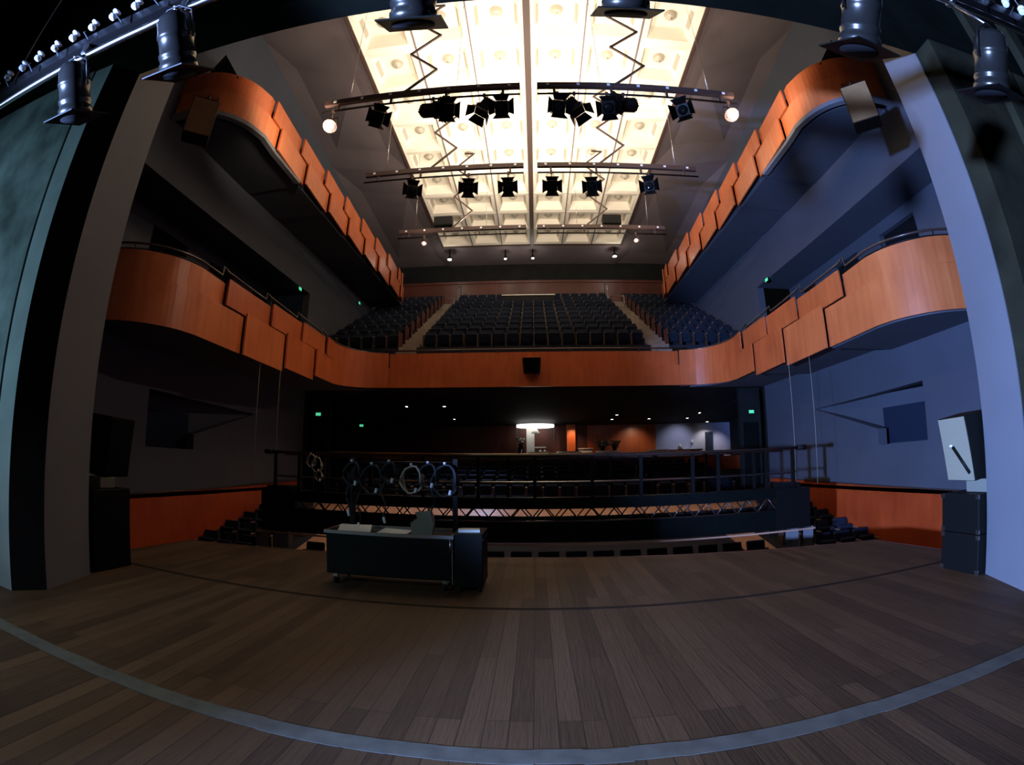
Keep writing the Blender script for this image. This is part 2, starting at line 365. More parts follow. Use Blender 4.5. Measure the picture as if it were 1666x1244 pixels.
# ------------------------------------------------------------------ SETTING: hall shell
def side_wall(s, name):
    b = MB()
    x0, x1 = sorted((s * XW, s * (XW + .3)))
    # window like niche: y 8.66..10.5, z 1.62..2.98
    b.box(x0, x1, 6.1, 8.66, -1.6, 4.2)
    b.box(x0, x1, 8.66, 15.2, -1.6, 1.64)
    t3 = (s * .3, 0, 0)
    b.slabpoly([(s * XW, y, z) for y, z in ((10.47, 1.64), (15.2, 1.64), (15.2, 3.0), (13.5, 2.9), (10.47, 2.05))], t3)
    b.slabpoly([(s * XW, y, z) for y, z in ((8.66, 3.0), (13.5, 2.9), (15.2, 3.0), (15.2, 4.2), (8.66, 4.2))], t3)
    b.slabpoly([(s * (XW + .05), 13.6, 1.5), (s * (XW + .05), 13.6, 3.3), (s * 10.1, 8.5, 3.3), (s * 10.1, 8.5, 1.5)], (s * .05, .02, 0))
    xa, xb = sorted((s * 9.1, s * 10.2)); b.box(xa, xb, 8.5, 8.66, 1.4, 3.3)
    b.box(x0, x1, 15.2, 16.9, -1.6, 4.2)
    # band above the lodges, then wall to the ceiling
    b.box(x0, x1, 6.1, 28, 8.06, 15.6)
    b.box(x0, x1, 6.1, 6.95, 4.2, 8.06)
    b.box(x0, x1, 16.6, 28, 4.2, 8.06)
    # lodge back wall with door openings
    xa, xb = sorted((s * 10.4, s * 10.6))
    for y0, y1 in ((8.1, 9.2), (10.8, 12.0), (13.4, 14.7), (15.8, 16.6)): b.box(xa, xb, y0, y1, 4.2, 8.3)
    for y0, y1 in ((9.2, 10.8), (12.0, 13.4), (14.7, 15.8)): b.box(xa, xb, y0, y1, 7.7, 8.3)
    xa, xb = sorted((s * 9.2, s * 10.6)); b.box(xa, xb, 6.9, 16.6, 8.06, 8.3)
    struct(name, b, 'hall_paint')
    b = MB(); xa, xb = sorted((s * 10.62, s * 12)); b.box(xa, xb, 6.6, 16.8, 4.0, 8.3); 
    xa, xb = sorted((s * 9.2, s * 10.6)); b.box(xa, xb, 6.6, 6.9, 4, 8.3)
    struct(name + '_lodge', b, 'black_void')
    b = MB(); b.slabpoly([(s * (8.95 + (13.6 - y) * 1.15 / 5.1 - .02), y, z) for y, z in ((10.9, 1.66), (10.9, 2.62), (9.2, 2.62), (9.2, 1.66))], (s * -.03, 0, 0)); struct('window_1' if s < 0 else 'window_2', b, 'door_blue')
    b = MB(); b.slabpoly([(s * 9.1, 8.66, 3.02), (s * 9.1, 13.4, 3.0), (s * 10.1, 8.66, 3.0)], (0, 0, .1)); b.slabpoly([(s * 9.1, 8.66, 1.62), (s * 9.1, 12.8, 1.62), (s * 10.1, 8.66, 1.62)], (0, 0, -.1)); struct('trim_12' if s < 0 else 'trim_13', b, 'dark_paint')
side_wall(-1, 'wall_left'); side_wall(1, 'wall_right')
for s in (-1, 1):
    b = MB(); xa, xb = sorted((s * (XW - .05), s * XW)); b.box(xa, xb, 6.2, 16.7, -1.5, .55)
    b.hexa([(xa, 6.2, .45), (xb, 6.2, .45), (xb, 16.7, .45), (xa, 16.7, .45), (xa, 6.2, .50), (xb, 6.2, .50), (xb, 16.7, .70), (xa, 16.7, .70)])
    struct('baseboard_left' if s < 0 else 'baseboard_right', b, 'dado_wood')
    b = MB(); xa, xb = sorted((s * (XW - .09), s * XW)); b.hexa([(xa, 6.2, .50), (xb, 6.2, .50), (xb, 16.7, .70), (xa, 16.7, .70), (xa, 6.2, .53), (xb, 6.2, .53), (xb, 16.7, .73), (xa, 16.7, .73)])
    struct('trim_5' if s < 0 else 'trim_6', b, 'rail_dark')

# ceiling: side slopes, back strip, strip before the grid
GZ = 13.6; GX = 5.1; GY0 = 8.35; GY1 = 24.5
b = MB()
for s in (-1, 1):
    b.slabpoly([(s * GX, 4.0, GZ), (s * XW, 4.0, 15.4), (s * XW, 10, 15.2), (s * GX, 10, GZ)], (0, 0, .15))
    b.slabpoly([(s * GX, 10, GZ), (s * XW, 10, 15.2), (s * XW, 17, 14.4), (s * GX, 17, GZ)], (0, 0, .15))
    b.slabpoly([(s * GX, 17, GZ), (s * XW, 17, 14.4), (s * XW, 28, 13.6), (s * GX, 28, GZ)], (0, 0, .15))
b.box(-GX, GX, 4.0, GY0 - .02, GZ, GZ + .15); b.box(-GX, GX, GY1 + .12, 28, GZ, GZ + .15)
struct('ceiling', b, 'ceiling_paint')
b = MB()
for s in (-1, 1): b.box(s * GX - .05, s * GX + .05, GY0, GY1 + .1, GZ - .06, GZ + .5)
b.box(-GX, GX, GY0 - .1, GY0, GZ - .06, GZ + .5); b.box(-GX, GX, GY1, GY1 + .1, GZ - .03, GZ + .5)
struct('trim_7', b, 'rib_dark')
b = MB(); b.box(-.10, .10, GY0, GY1, GZ - .10, GZ + .3); struct('trim_8', b, 'spine_dark')
b = MB()
for x in (-1.69 * 2 + .02, -1.69, 1.69, 1.69 * 2 - .02): b.box(x - .02, x + .02, GY0, GY1, GZ - .03, GZ + .05)
struct('trim_9', b, 'ceiling_paint')
b = MB(); b.box(-5.3, 5.3, 8.2, 24.8, GZ + .75, GZ + .85); struct('ceiling_void', b, 'black_void')

# coffers : 6 x 9
def coffer():
    px, py = .84, .895; z = 0; b = MB().use('coffer_plaster')
    d = .42
    def ring(ax, ay, z): return [(-ax, -ay, z), (ax, -ay, z), (ax, ay, z), (-ax, ay, z)]
    R_ = [ring(px, py, .0), ring(px, py, 0), ring(.66, .70, .04), ring(.50, .52, d)]
    R_[0] = ring(px, py, .25)
    vs = [[b.bm.verts.new(p) for p in r] for r in R_]
    for A, B in zip(vs, vs[1:]):
        for k in range(4):
            j = (k + 1) % 4; b._t([b.bm.faces.new((A[k], A[j], B[j], B[k]))])
    b._t([b.bm.faces.new(vs[-1])])
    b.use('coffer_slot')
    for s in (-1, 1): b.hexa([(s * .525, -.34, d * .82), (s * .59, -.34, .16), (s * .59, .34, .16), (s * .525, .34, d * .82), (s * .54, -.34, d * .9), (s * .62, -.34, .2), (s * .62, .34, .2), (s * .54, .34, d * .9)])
    root = thing('ceiling_coffer', 'x', 'ceiling panel', (0, 0, GZ), 0, 'coffers of the lit ceiling')
    b.build('coffer_frame', 'coffer_plaster', root)
    prof = [(.0, -.17)] + [(.2 * math.sin(a), -.17 * math.cos(a)) for a in [PI / 2 * k / 7 for k in range(1, 8)]] + [(.2, .03)]
    b = MB(); b.lathe(prof, T(0, 0, d), 20); b.build('dome', 'dome_glass', root)
    b = MB(); b.tube((0, 0, d - .17), (0, 0, d - .21), .018, 8); b.build('finial', 'steel', root)
    return root
c0 = coffer(); first = True
colname = ['leftmost', 'second from left', 'left of the middle beam', 'right of the middle beam', 'second from right', 'rightmost']
for j in range(9):
    for i in range(6):
        x = (-4.24, -2.54, -.87, .87, 2.54, 4.24)[i]; y = 9.25 + 1.79 * j
        c = c0 if first else copy_tree(c0); first = False
        c.location = (x, y, GZ)
        c['label'] = 'cream square coffer with dome, %s row from the stage, %s' % (ORD[j], colname[i])

# upper back wall
b = MB(); b.box(-XW, XW, 27.3, 27.6, 12.5, 15); b.box(-XW, XW, 27.6, 27.8, 4, 12.6); struct('wall_back_upper', b, 'dark_paint')
b = MB(); b.box(-XW, XW, 27.2, 27.3, 10.0, 12.45); b.box(-XW, XW, 27.12, 27.2, 12.3, 12.45); struct('trim_10', b, 'wood_dark')

# balcony raked floor (steps) and slab underneath
b = MB().use('carpet')
for i in range(10):
    y0 = 17.55 + .95 * i; z = 5.95 + .52 * i
    b.box(-XW, XW, y0, 27.3, z - .52, z)
b.box(-XW, XW, 16.95, 17.55, 4.5, 4.9)
struct('floor_balcony', b, 'carpet')
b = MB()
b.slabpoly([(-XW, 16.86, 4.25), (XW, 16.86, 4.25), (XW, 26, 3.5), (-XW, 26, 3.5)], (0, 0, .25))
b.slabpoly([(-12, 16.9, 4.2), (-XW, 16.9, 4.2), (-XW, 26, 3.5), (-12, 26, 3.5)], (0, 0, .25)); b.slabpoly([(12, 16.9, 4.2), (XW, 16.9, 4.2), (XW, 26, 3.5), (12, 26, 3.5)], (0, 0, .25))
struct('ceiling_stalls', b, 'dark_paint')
# aisle steps of the balcony, pale
for s in (-1, 1):
    b = MB()
    for i in range(10):
        y0 = 17.5 + .95 * i; z = 5.95 + .52 * i
        b.box(s * 4.9 - .36, s * 4.9 + .36, y0 - .02, y0 + .95, z, z + .02)
        b.box(s * 4.9 - .36, s * 4.9 + .36, y0 - .42, y0 - .02, z - .52, z - .25)
        b.box(s * 4.9 - .36, s * 4.9 + .36, y0 - .02, y0 + .01, z - .52, z)
    struct('floor_aisle_left' if s < 0 else 'floor_aisle_right', b, 'step_paint')

# stalls floor
b = MB().use('carpet')
def fz(y): return -1.35 + (y - 10.6) * .18
b.hexa([(-12, 4, -1.7), (12, 4, -1.7), (12, 9.5, -1.9), (-12, 9.5, -1.9), (-12, 4, -1.5), (12, 4, -1.5), (12, 9.5, fz(9.5)), (-12, 9.5, fz(9.5))])
b.hexa([(-12, 9.5, -1.9), (12, 9.5, -1.9), (12, 23.2, -1.9), (-12, 23.2, -1.9), (-12, 9.5, fz(9.5)), (12, 9.5, fz(9.5)), (12, 23.2, fz(23.2)), (-12, 23.2, fz(23.2))])
b.box(-12, 12, 23.2, 27, -1.9, 1.0)
struct('floor_stalls', b, 'carpet')
b = MB()
b.hexa([(-8.8, 14.4, fz(14.4)), (8.8, 14.4, fz(14.4)), (8.8, 17.3, fz(17.3)), (-8.8, 17.3, fz(17.3)), (-8.8, 14.4, fz(14.4) + .03), (8.8, 14.4, fz(14.4) + .03), (8.8, 17.3, fz(17.3) + .03), (-8.8, 17.3, fz(17.3) + .03)])
for s in (-1, 1):
    xa, xb = sorted((s * 5.75, s * 6.65))
    b.hexa([(xa, 8.6, fz(8.6)), (xb, 8.6, fz(8.6)), (xb, 14.4, fz(14.4)), (xa, 14.4, fz(14.4)), (xa, 8.6, fz(8.6) + .03), (xb, 8.6, fz(8.6) + .03), (xb, 14.4, fz(14.4) + .03), (xa, 14.4, fz(14.4) + .03)])
struct('floor_aisle_stalls', b, 'floor_wood_warm')

# walls under the balcony
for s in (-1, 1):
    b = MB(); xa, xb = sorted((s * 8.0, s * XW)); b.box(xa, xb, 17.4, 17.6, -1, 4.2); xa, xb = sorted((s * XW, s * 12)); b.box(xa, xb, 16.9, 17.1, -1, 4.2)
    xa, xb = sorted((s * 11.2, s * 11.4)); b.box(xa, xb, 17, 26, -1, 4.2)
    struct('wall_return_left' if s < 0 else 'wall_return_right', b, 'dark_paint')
    b = MB(); b.box(min(s * 8.12, s * 8.72), max(s * 8.12, s * 8.72), 17.33, 17.4, -.3, 2.85); b.use('steel').tube((s * 8.2, 17.3, 1.0), (s * 8.2, 17.3, 1.25), .015)
    b.mats[0] = 'case_black'
    struct('door_1' if s < 0 else 'door_2', b, 'case_black')
b = MB(); b.box(-11.4, 2.9, 25.9, 26.1, .8, 4.2); struct('wall_back_left', b, 'wood_dark')
b = MB(); b.box(2.9, 6.75, 25.9, 26.1, .8, 4.2); struct('wall_back_middle', b, 'panel_wood')
b = MB(); b.box(6.75, 11.4, 25.9, 26.1, .8, 4.2); struct('wall_back_right', b, 'bar_wall_blue')
b = MB(); b.box(9.65, 10.1, 25.82, 25.9, .8, 2.98); b.use('steel').tube((9.7, 25.8, 1.9), (9.7, 25.8, 2.0), .02); b.mats[0] = 'door_blue'; struct('door_3', b, 'door_blue')
# parapet between stalls and bar
b = MB().use('wood_dark').box(-9.6, 9.6, 23.1, 23.25, .6, 1.78); struct('wall_parapet', b, 'wood_dark')
b = MB().use('dado_wood')
for x0, x1 in ((7.45, 8.0), (8.25, 9.1), (9.4, 10.6)): b.box(x0, x1, 23.04, 23.1, .5, 1.6)
struct('trim_11', b, 'dado_wood')

# ------------------------------------------------------------------ BALCONIES
def lin(a, b_, n): return [a + (b_ - a) * i / n for i in range(n + 1)]
def side_path_lower(s):
    """plan pieces of the lower front on one side: list of (pts) per panel"""
    return s
balc = thing('horseshoe_balcony', 'orange wood-fronted horseshoe balcony curving round the hall above the stalls', 'balcony')
def sx(s, pts): return [(s * p[0], p[1]) for p in pts]
CURVE = [(8.85, 6.28), (8.4, 6.3), (7.95, 6.4), (7.55, 6.6), (7.22, 6.92), (7.0, 7.3), (6.9, 7.75)]
def smooth_path(P, k=4):
    out = []
    for i in range(len(P) - 1):
        a = P[max(i - 1, 0)]; b_ = P[i]; c = P[i + 1]; d = P[min(i + 2, len(P) - 1)]
        for j in range(k):
            t = j / k; out.append(tuple(.5 * (2 * b_[m] + (c[m] - a[m]) * t + (2 * a[m] - 5 * b_[m] + 4 * c[m] - d[m]) * t * t + (3 * b_[m] - a[m] - 3 * c[m] + d[m]) * t ** 3) for m in (0, 1)))
    return out + [P[-1]]
CURVE = smooth_path(CURVE)
CORNER = [(6.93, 14.6), (6.95, 15.1), (6.9, 15.6), (6.72, 16.05), (6.42, 16.42), (6.0, 16.68), (5.4, 16.8)]
CORNER = [CORNER[0]] + smooth_path(CORNER[1:], 3)
for s in (-1, 1):
    th = .05 * s
    # lower tier and upper tier panels: (plan, z0, z1)
    low = [(CURVE + [(6.96, 9.55)], 3.95, 4.86), ([(6.85, 9.55), (6.96, 11.65)], 3.93, 4.95), ([(6.86, 11.65), (6.96, 13.6)], 4.02, 5.02), ([(6.87, 13.6)] + CORNER[1:], 4.15, 5.05)]
    upp = [(CURVE + [(6.98, 8.72)], 4.87, 5.42), ([(6.90, 8.72), (7.0, 10.8)], 4.9, 5.52), ([(6.91, 10.8), (7.0, 12.65)], 4.98, 5.60), ([(6.92, 12.65), (7.0, 14.4)], 5.04, 5.62), ([(6.88, 14.4)] + [(p[0] + .03, p[1] + .03) for p in CORNER[1:]], 5.06, 5.58)]
    for i, (pl, z0, z1) in enumerate(low):
        n = len(pl); Z0 = z0; Z1 = z1
        if i == 3: Z0 = [4.15 + .1 * k / (n - 1) for k in range(n)]; Z1 = [5.02 - .02 * k / (n - 1) for k in range(n)]
        b = MB(); b.wall(sx(s, pl), Z0, Z1, -th); b.build('fascia_panel', 'panel_wood_pale' if i in (0, 1) else 'panel_wood', balc)
    for i, (pl, z0, z1) in enumerate(upp):
        b = MB(); q = [(p[0] + .05, p[1]) for p in pl] if i == 0 else pl; n = len(q)
        Z1 = z1; Z0 = z0
        if i == 4: Z1 = [5.62 - .07 * k / (n - 1) for k in range(n)]; Z0 = 5.0
        b.wall(sx(s, q), Z0, Z1, -th); b.build('fascia_panel', 'panel_wood' if i else 'panel_wood_pale', balc)
    # core behind the panels
    core = [(min(p[0] + .22, 8.88), p[1] + .14) for p in CURVE] + [(7.14, 15.2), (7.05, 15.9), (6.85, 16.3), (6.5, 16.62), (6.0, 16.86), (5.4, 16.95)]
    b = MB(); b.wall(sx(s, core), 4.22, 5.3, -.08 * s); b.build('parapet_core', 'wood_dark', balc)
    # soffit slab with stepped underside
    sl = [(p[0] + .06, p[1] + .04) for p in CURVE] + [(7.02, 9.6)]
    b = MB(); b.prism(sx(s, sl + [(XW, 9.6), (XW, 6.3)]), 3.93, 4.2)
    b.prism(sx(s, [(7.04, 9.6), (7.04, 13.6), (XW, 13.6), (XW, 9.6)]), 4.06, 4.24)
    b.prism(sx(s, [(7.04, 13.6), (7.04, 15.1), (6.95, 15.8), (6.5, 16.5), (5.8, 16.85), (5.8, 16.95), (XW, 16.95), (XW, 13.6)]), 4.18, 4.3)
    b.build('soffit', 'hall_paint', balc)
    b = MB(); b.prism(sx(s, [(7.2, 9), (7.2, 16.9), (10.4, 16.9), (10.4, 6.9), (8.9, 6.9), (8.9, 6.6), (8.2, 6.7), (7.5, 7.3)]), 4.3, 4.5); b.build('gallery_floor', 'carpet', balc)
    # handrail in steps
    rail = [(p[0] + .08, p[1] + .05, 5.60) for p in CURVE] + [(7.08, 8.68, 5.62), (7.08, 8.72, 5.85), (6.98, 8.8, 5.72), (7.12, 10.75, 5.72), (7.12, 10.8, 5.92), (7.0, 10.85, 5.79), (7.12, 12.6, 5.77), (7.12, 12.65, 5.95), (7.0, 12.7, 5.82), (7.1, 14.35, 5.78), (7.1, 14.4, 5.9), (7.0, 14.5, 5.74)]
    rail += [(p[0] + .06, p[1] + .06, 5.70 - .01 * k) for k, p in enumerate(CORNER[1:])]
    b = MB(); b.path([(s * p[0], p[1], p[2]) for p in rail], .028)
    b.build('handrail', 'rail_dark', balc)
    b = MB(); b.path([(s * p[0], p[1], 5.47) for p in [(q[0] + .06, q[1] + .03) for q in CURVE] + [(7.04, 8.7)]], .015)
    for k in range(0, len(rail), 5):
        p = rail[k]; b.tube((s * p[0], p[1], 5.3), (s * p[0], p[1], p[2]), .012, 6)
    b.build('rail_bracket', 'black_metal', balc)
xs = [-5.4, -3.6, -1.8, 0, 1.8, 3.6, 5.4]
for i in range(6):
    b = MB(); b.box(xs[i] + .003, xs[i + 1] - .003, YF, YF + .06, 4.25, 5.0); b.build('fascia_panel', 'panel_wood_gloss', balc)
    b = MB(); b.box(xs[i] + .9 * (i > 0) - .9 * 0 + .003, xs[i + 1] + .9 * (i < 5) - .003, YF + .09, YF + .14, 4.95, 5.55); b.build('fascia_panel', 'panel_wood_gloss', balc)
b = MB(); b.path([(x, YF + .08, 5.66) for x in lin(-5.6, 5.6, 8)], .03)
for x in lin(-5.2, 5.2, 8): b.tube((x, YF + .1, 5.5), (x, YF + .08, 5.66), .014, 6)
b.build('handrail', 'rail_dark', balc)
b = MB(); b.box(-5.5, 5.5, YF + .1, YF + .2, 4.3, 5.5); b.build('parapet_core', 'wood_dark', balc)

# upper side galleries
UC = [(8.85, 7.42), (8.45, 7.42), (8.05, 7.48), (7.7, 7.62), (7.35, 7.9), (7.1, 8.3), (6.95, 8.85)]
UC = smooth_path(UC)
for s, side in ((-1, 'left'), (1, 'right')):
    g = thing('side_gallery', 'upper wood-panelled side gallery high on the %s wall beside the ceiling' % side, 'balcony')
    ys = [9.55] + [9.55 + 1.87 * k for k in range(1, 9)]
    def zb(y): return 9.68 + .019 * max(0, y - 9)
    def zt(y): return 11.05 + .025 * max(0, y - 9)
    # near curve
    b = MB(); b.wall(sx(s, UC + [(6.98, 9.55)]), 9.68, 10.42, -.05 * s); b.build('fascia_panel', 'panel_wood_pale', g)
    b = MB(); b.wall(sx(s, [(p[0] + .05, p[1]) for p in UC] + [(7.02, 9.05)]), 10.43, 11.05, -.05 * s); b.build('fascia_panel', 'panel_wood', g)
    for k in range(8):
        y0, y1 = ys[k], ys[k + 1]
        if y1 > 23.4: y1 = 23.4
        if y0 > 22.9: break
        b = MB(); b.wall(sx(s, [(6.86, y0), (6.98, y1)]), zb(y0), zb(y0) + .76, -.05 * s); b.build('fascia_panel', 'panel_wood_pale' if k < 2 else 'panel_wood', g)
        y0 -= .5; y1 -= .5
        b = MB(); b.wall(sx(s, [(6.90, y0), (7.02, y1)]), zb(y0) + .75, zt(y0), -.05 * s)
        b.build('fascia_panel', 'panel_wood', g)
    b = MB(); b.wall(sx(s, [(6.92, 22.9), (7.1, 23.5), (7.6, 23.9), (8.85, 24.0)]), 10.0, 11.4, -.05 * s); b.build('fascia_panel', 'panel_wood', g)
    core = [(min(p[0] + .22, 8.88), p[1] + .14) for p in UC] + [(7.14, 9.6), (7.14, 23.2), (7.6, 23.75), (8.85, 23.85)]
    b = MB(); b.wall(sx(s, core), 9.9, 10.9, -.08 * s); b.build('parapet_core', 'wood_dark', g)
    b = MB(); b.wall(sx(s, [(p[0] + .07, p[1] + .05) for p in UC] + [(7.07, 9.6), (7.07, 11.2)]), 9.60, 9.72, -.16 * s)
    b.build('edge_moulding', 'column_paint', g)
    b = MB(); b.prism(sx(s, [(p[0] + .2, p[1] + .18) for p in UC] + [(7.18, 9.7), (7.18, 11.4), (XW, 11.4), (XW, 7.5)]), 9.66, 10.0)
    for y0, y1, dz in ((11.4, 13.3, .03), (13.3, 15.2, .07), (15.2, 17.1, .11), (17.1, 20, .15), (20, 23.8, .2)):
        b.prism(sx(s, [(7.1, y0), (7.1, y1), (XW, y1), (XW, y0)]), 9.66 + dz, 10.0)
    b.build('soffit', 'hall_paint', g)

# ------------------------------------------------------------------ SEATS
def seat_parts(arm='arm_wood'):
    bk = MB().use('seat_fabric'); bk.obox(T(0, .27, .60) @ R(-12, 'X'), .48, .09, .52, .03); bk.use('seat_shell').obox(T(0, .325, .58) @ R(-12, 'X'), .46, .02, .5, .008)
    cu = MB().use('seat_fabric'); cu.obox(T(0, .10, .50) @ R(-68, 'X'), .46, .42, .11, .03)
    ar = MB().use(arm).obox(T(0, .05, .60), .055, .34, .035, .01); ar.use('seat_shell').obox(T(0, .08, .29), .04, .30, .58, .008)
    return bk.data('seat_back', 'seat_fabric'), cu.data('cushion', 'seat_fabric'), ar.data('armrest', arm)
SB, CU, AR = seat_parts()
def seat_proto(name, w):
    r = empty(name)
    for nm, me, x in (('seat_back', SB, 0), ('cushion', CU, 0), ('armrest', AR, -w / 2), ('armrest', AR, w / 2)):
        o = bpy.data.objects.new(nm, me); COL.objects.link(o); o.parent = r; o.location = (x, 0, 0)
    return r
st0 = seat_proto('stalls_chair', .60); used = [False]
def put_seat(x, y, z, label, group, rz=0):
    s = st0 if not used[0] else copy_tree(st0); used[0] = True
    s.location = (x, y, z); s.rotation_euler = (0, 0, rz); tag(s, label, 'chair', group)
rows = [10.6, 11.57, 12.52, 13.42]
for r, y in enumerate(rows):
    for s, side in ((-1, 'left'), (1, 'right')):
        for k in range(3):
            x = s * (8.55 - .62 * k)
            put_seat(x, y, fz(y), 'blue stalls seat by the %s wall, %s row from the stage, %s from the wall' % (side, ORD[r], ORD[k]), 'stalls seats beside the side walls')
    if r == 0:
        for k in range(18):
            x = -5.35 + .63 * k
            put_seat(x, y, fz(y), 'blue seat in the front stalls row under the bridge, %s from the left aisle' % ORD[k], 'front row stalls seats under the bridge')
for r in range(5):
    y = 18.0 + .95 * r
    for k in range(25):
        x = -7.56 + .63 * k
        if abs(abs(x) - 5.4) < .25 or (x > 4 and x < 5): continue
        put_seat(x, y, fz(y), 'blue seat under the balcony, %s row behind the cross aisle, %s place from the left' % (ORD[r], ORD[k]), 'rear stalls seats under the balcony')
# balcony seats (small in view): one mesh each
b = MB().use('seat_fabric'); b.obox(T(0, .27, .58) @ R(-12, 'X'), .46, .10, .50, .03); b.obox(T(0, .10, .46) @ R(-68, 'X'), .43, .40, .10, .03)
b.use('arm_wood')
b.obox(T(-.265, .05, .58), .05, .34, .04, .01); b.use('seat_shell').obox(T(-.265, .1, .28), .035, .28, .56)
bme = b.data('balcony_chair', 'seat_fabric')
def end_mesh(sd):
    q = MB(); q.mats = [m.name for m in bme.materials]; q.bm.from_mesh(bme); q.use('wood_dark').box(min(sd * .27, sd * .31), max(sd * .27, sd * .31), -.12, .38, 0, .80)
    return q.data('balcony_chair', 'seat_fabric')
end_l, end_r = end_mesh(-1), end_mesh(1)
for r in range(10):
    y = 18.0 + .95 * r; z = 5.95 + .52 * r
    for blk, n, x0 in (('left', 6, -8.45), ('centre', 16, -4.14), ('right', 6, 5.65)):
        for k in range(n):
            if r == 8 and -2.1 < x0 + .553 * k < 1.6: continue
            me = end_r if (blk == 'left' and k == n - 1) else end_l if (blk == 'right' and k == 0) else bme
            o = bpy.data.objects.new('balcony_chair', me); COL.objects.link(o)
            o.location = (x0 + .553 * k, y, z)
            tag(o, 'dark blue balcony seat, %s row up, %s from left in the %s block' % (ORD[r], ORD[k], blk), 'chair', 'raked balcony seats')
# aisle rails at the top of the balcony steps
for s, side in ((-1, 'left'), (1, 'right')):
    b = MB().use('steel')
    x = s * 4.3
    b.path([(x, 25.6, 10.2), (x, 25.6, 11.5), (x, 26.6, 12.0), (x, 26.6, 11)], .022); b.path([(x + s * .1, 24.9, 9.7), (x + s * .1, 24.9, 10.6), (x + s * .8, 24.9, 10.6), (x + s * .8, 24.9, 9.7)], .025)
    tag(b.build('aisle_handrail', 'steel'), 'short metal handrail at the top of the %s balcony steps' % side, 'handrail')
b = MB().use('black_metal').box(-1.7, 1.2, 25.3, 25.9, 10.05, 10.78); b.use('steel').box(-1.75, 1.25, 25.2, 25.3, 10.78, 10.83)
tag(b.build('control_desk', 'black_metal'), 'long desk with a shiny top edge in the upper middle rows of the balcony', 'desk')

# speaker on the balcony front
sp = thing('balcony_speaker', 'small black loudspeaker fixed to the middle of the balcony front', 'speaker', (-.08, YF, 4.72))
b = MB(); b.hexa([(-.20, -.22, 0), (.18, -.22, 0), (.30, -.02, 0), (-.28, -.02, 0), (-.30, -.36, .52), (.33, -.36, .52), (.34, -.02, .52), (-.34, -.02, .52)]); b.build('cabinet', 'speaker_black', sp)
b = MB(); b.hexa([(-.18, -.24, .03), (.16, -.24, .03), (.16, -.22, .03), (-.18, -.22, .03), (-.28, -.365, .49), (.30, -.365, .49), (.30, -.35, .49), (-.28, -.35, .49)]); b.build('grille', 'case_black', sp)

# ------------------------------------------------------------------ LIGHTING BRIDGE in front of the stage
br = thing('lighting_bridge', 'long black lattice lighting bridge with handrails hanging over the front stalls', 'lighting bridge')
BY = 10.1
b = MB(); b.tube((-6.25, BY, 1.70), (6.15, BY, 1.70), .035, 12); b.build('handrail', 'rail_dark', br)
b = MB(); b.tube((-4.55, BY - .03, 1.745), (3.4, BY - .03, 1.745), .012, 8); b.build('cable_pipe', 'brass', br)
b = MB(); b.tube((-5.95, BY, 1.14), (5.95, BY, 1.14), .024, 10); b.build('middle_rail', 'steel', br)
b = MB(); b.tube((-6.2, BY + .75, 1.66), (6.1, BY + .75, 1.66), .03, 10); b.build('handrail', 'rail_dark', br)
for x in (-6.02, -5.38, -4.75, -3.6, -2.4, -1.2, 0, 1.22, 2.28, 3.45, 4.05, 5.25, 5.95):
    b = MB(); b.box(x - .035, x + .035, BY - .03, BY + .03, .62, 1.68); b.build('post', 'black_metal', br)
for x in (-5.4, -3, -.6, 1.75, 4.05, 5.3):
    b = MB(); b.box(x - .03, x + .03, BY + .72, BY + .78, .62, 1.66); b.build('post', 'black_metal', br)
b = MB(); b.box(-6.0, 5.95, BY - .06, BY + .85, .62, .76); b.build('deck', 'case_black', br)
b = MB(); b.box(-6.0, 5.95, BY - .08, BY - .03, .58, .82); b.build('toe_board', 'case_black', br)
for yy in (BY - .02, BY + .8):
    b = MB(); n = 22
    for i in range(n):
        x0 = -5.6 + 11.1 * i / n; x1 = x0 + 11.1 / n; xm = (x0 + x1) / 2
        b.tube((x0, yy, .30), (xm, yy, .60), .016, 6); b.tube((xm, yy, .60), (x1, yy, .30), .016, 6)
    b.tube((-5.7, yy, .30), (5.6, yy, .30), .03, 8); b.tube((-5.7, yy, .60), (5.6, yy, .60), .03, 8)
    b.build('lattice', 'rail_dark', br)
b = MB(); b.box(-6.0, 5.95, BY - .06, BY + .0, -.14, .30); b.box(-6.0, 5.95, BY + .78, BY + .84, -.14, .30); b.box(-6.0, 5.95, BY, BY + .78, -.14, -.10); b.build('skirt', 'case_black', br)
b = MB(); b.box(-6.5, 6.5, BY - .09, BY - .05, -.20, -.165); b.build('edge_strip', 'floor_wood_warm', br)
for s in (-1, 1):
    b = MB(); xa, xb = sorted((s * 5.45, s * 6.35)); b.box(xa, xb, BY - .1, BY + .9, -.14, .78); b.box(xa + .1, xb - .2, BY, BY + .6, .78, .9); b.build('end_box', 'black_metal', br)
    b = MB(); b.tube((s * 6.1, BY, 1.70), (s * 6.32, BY, 1.70), .06, 12); b.build('rail_end_cap', 'rubber', br)
    b = MB(); b.box(s * 6.0 - .09, s * 6.0 + .09, BY, BY + .3, -1.4, -.14); b.box(s * 6.45 - .05, s * 6.45 + .05, BY, BY + .3, -1.4, -.14); b.build('support_leg', 'column_paint', br)
    for dx in (0, .9):
        b = MB(); b.tube((s * (6.9 - dx * .7), BY + .4, .8), (s * (6.9 - dx * .7), BY + .4, 4.0), .004, 5)
        tag(b.build('hanging_wire', 'cord_pale'), 'thin wire hanging on the %s, %s of its pair' % ('left' if s < 0 else 'right', 'outer' if dx == 0 else 'inner'), 'wire', 'wires by the bridge ends')
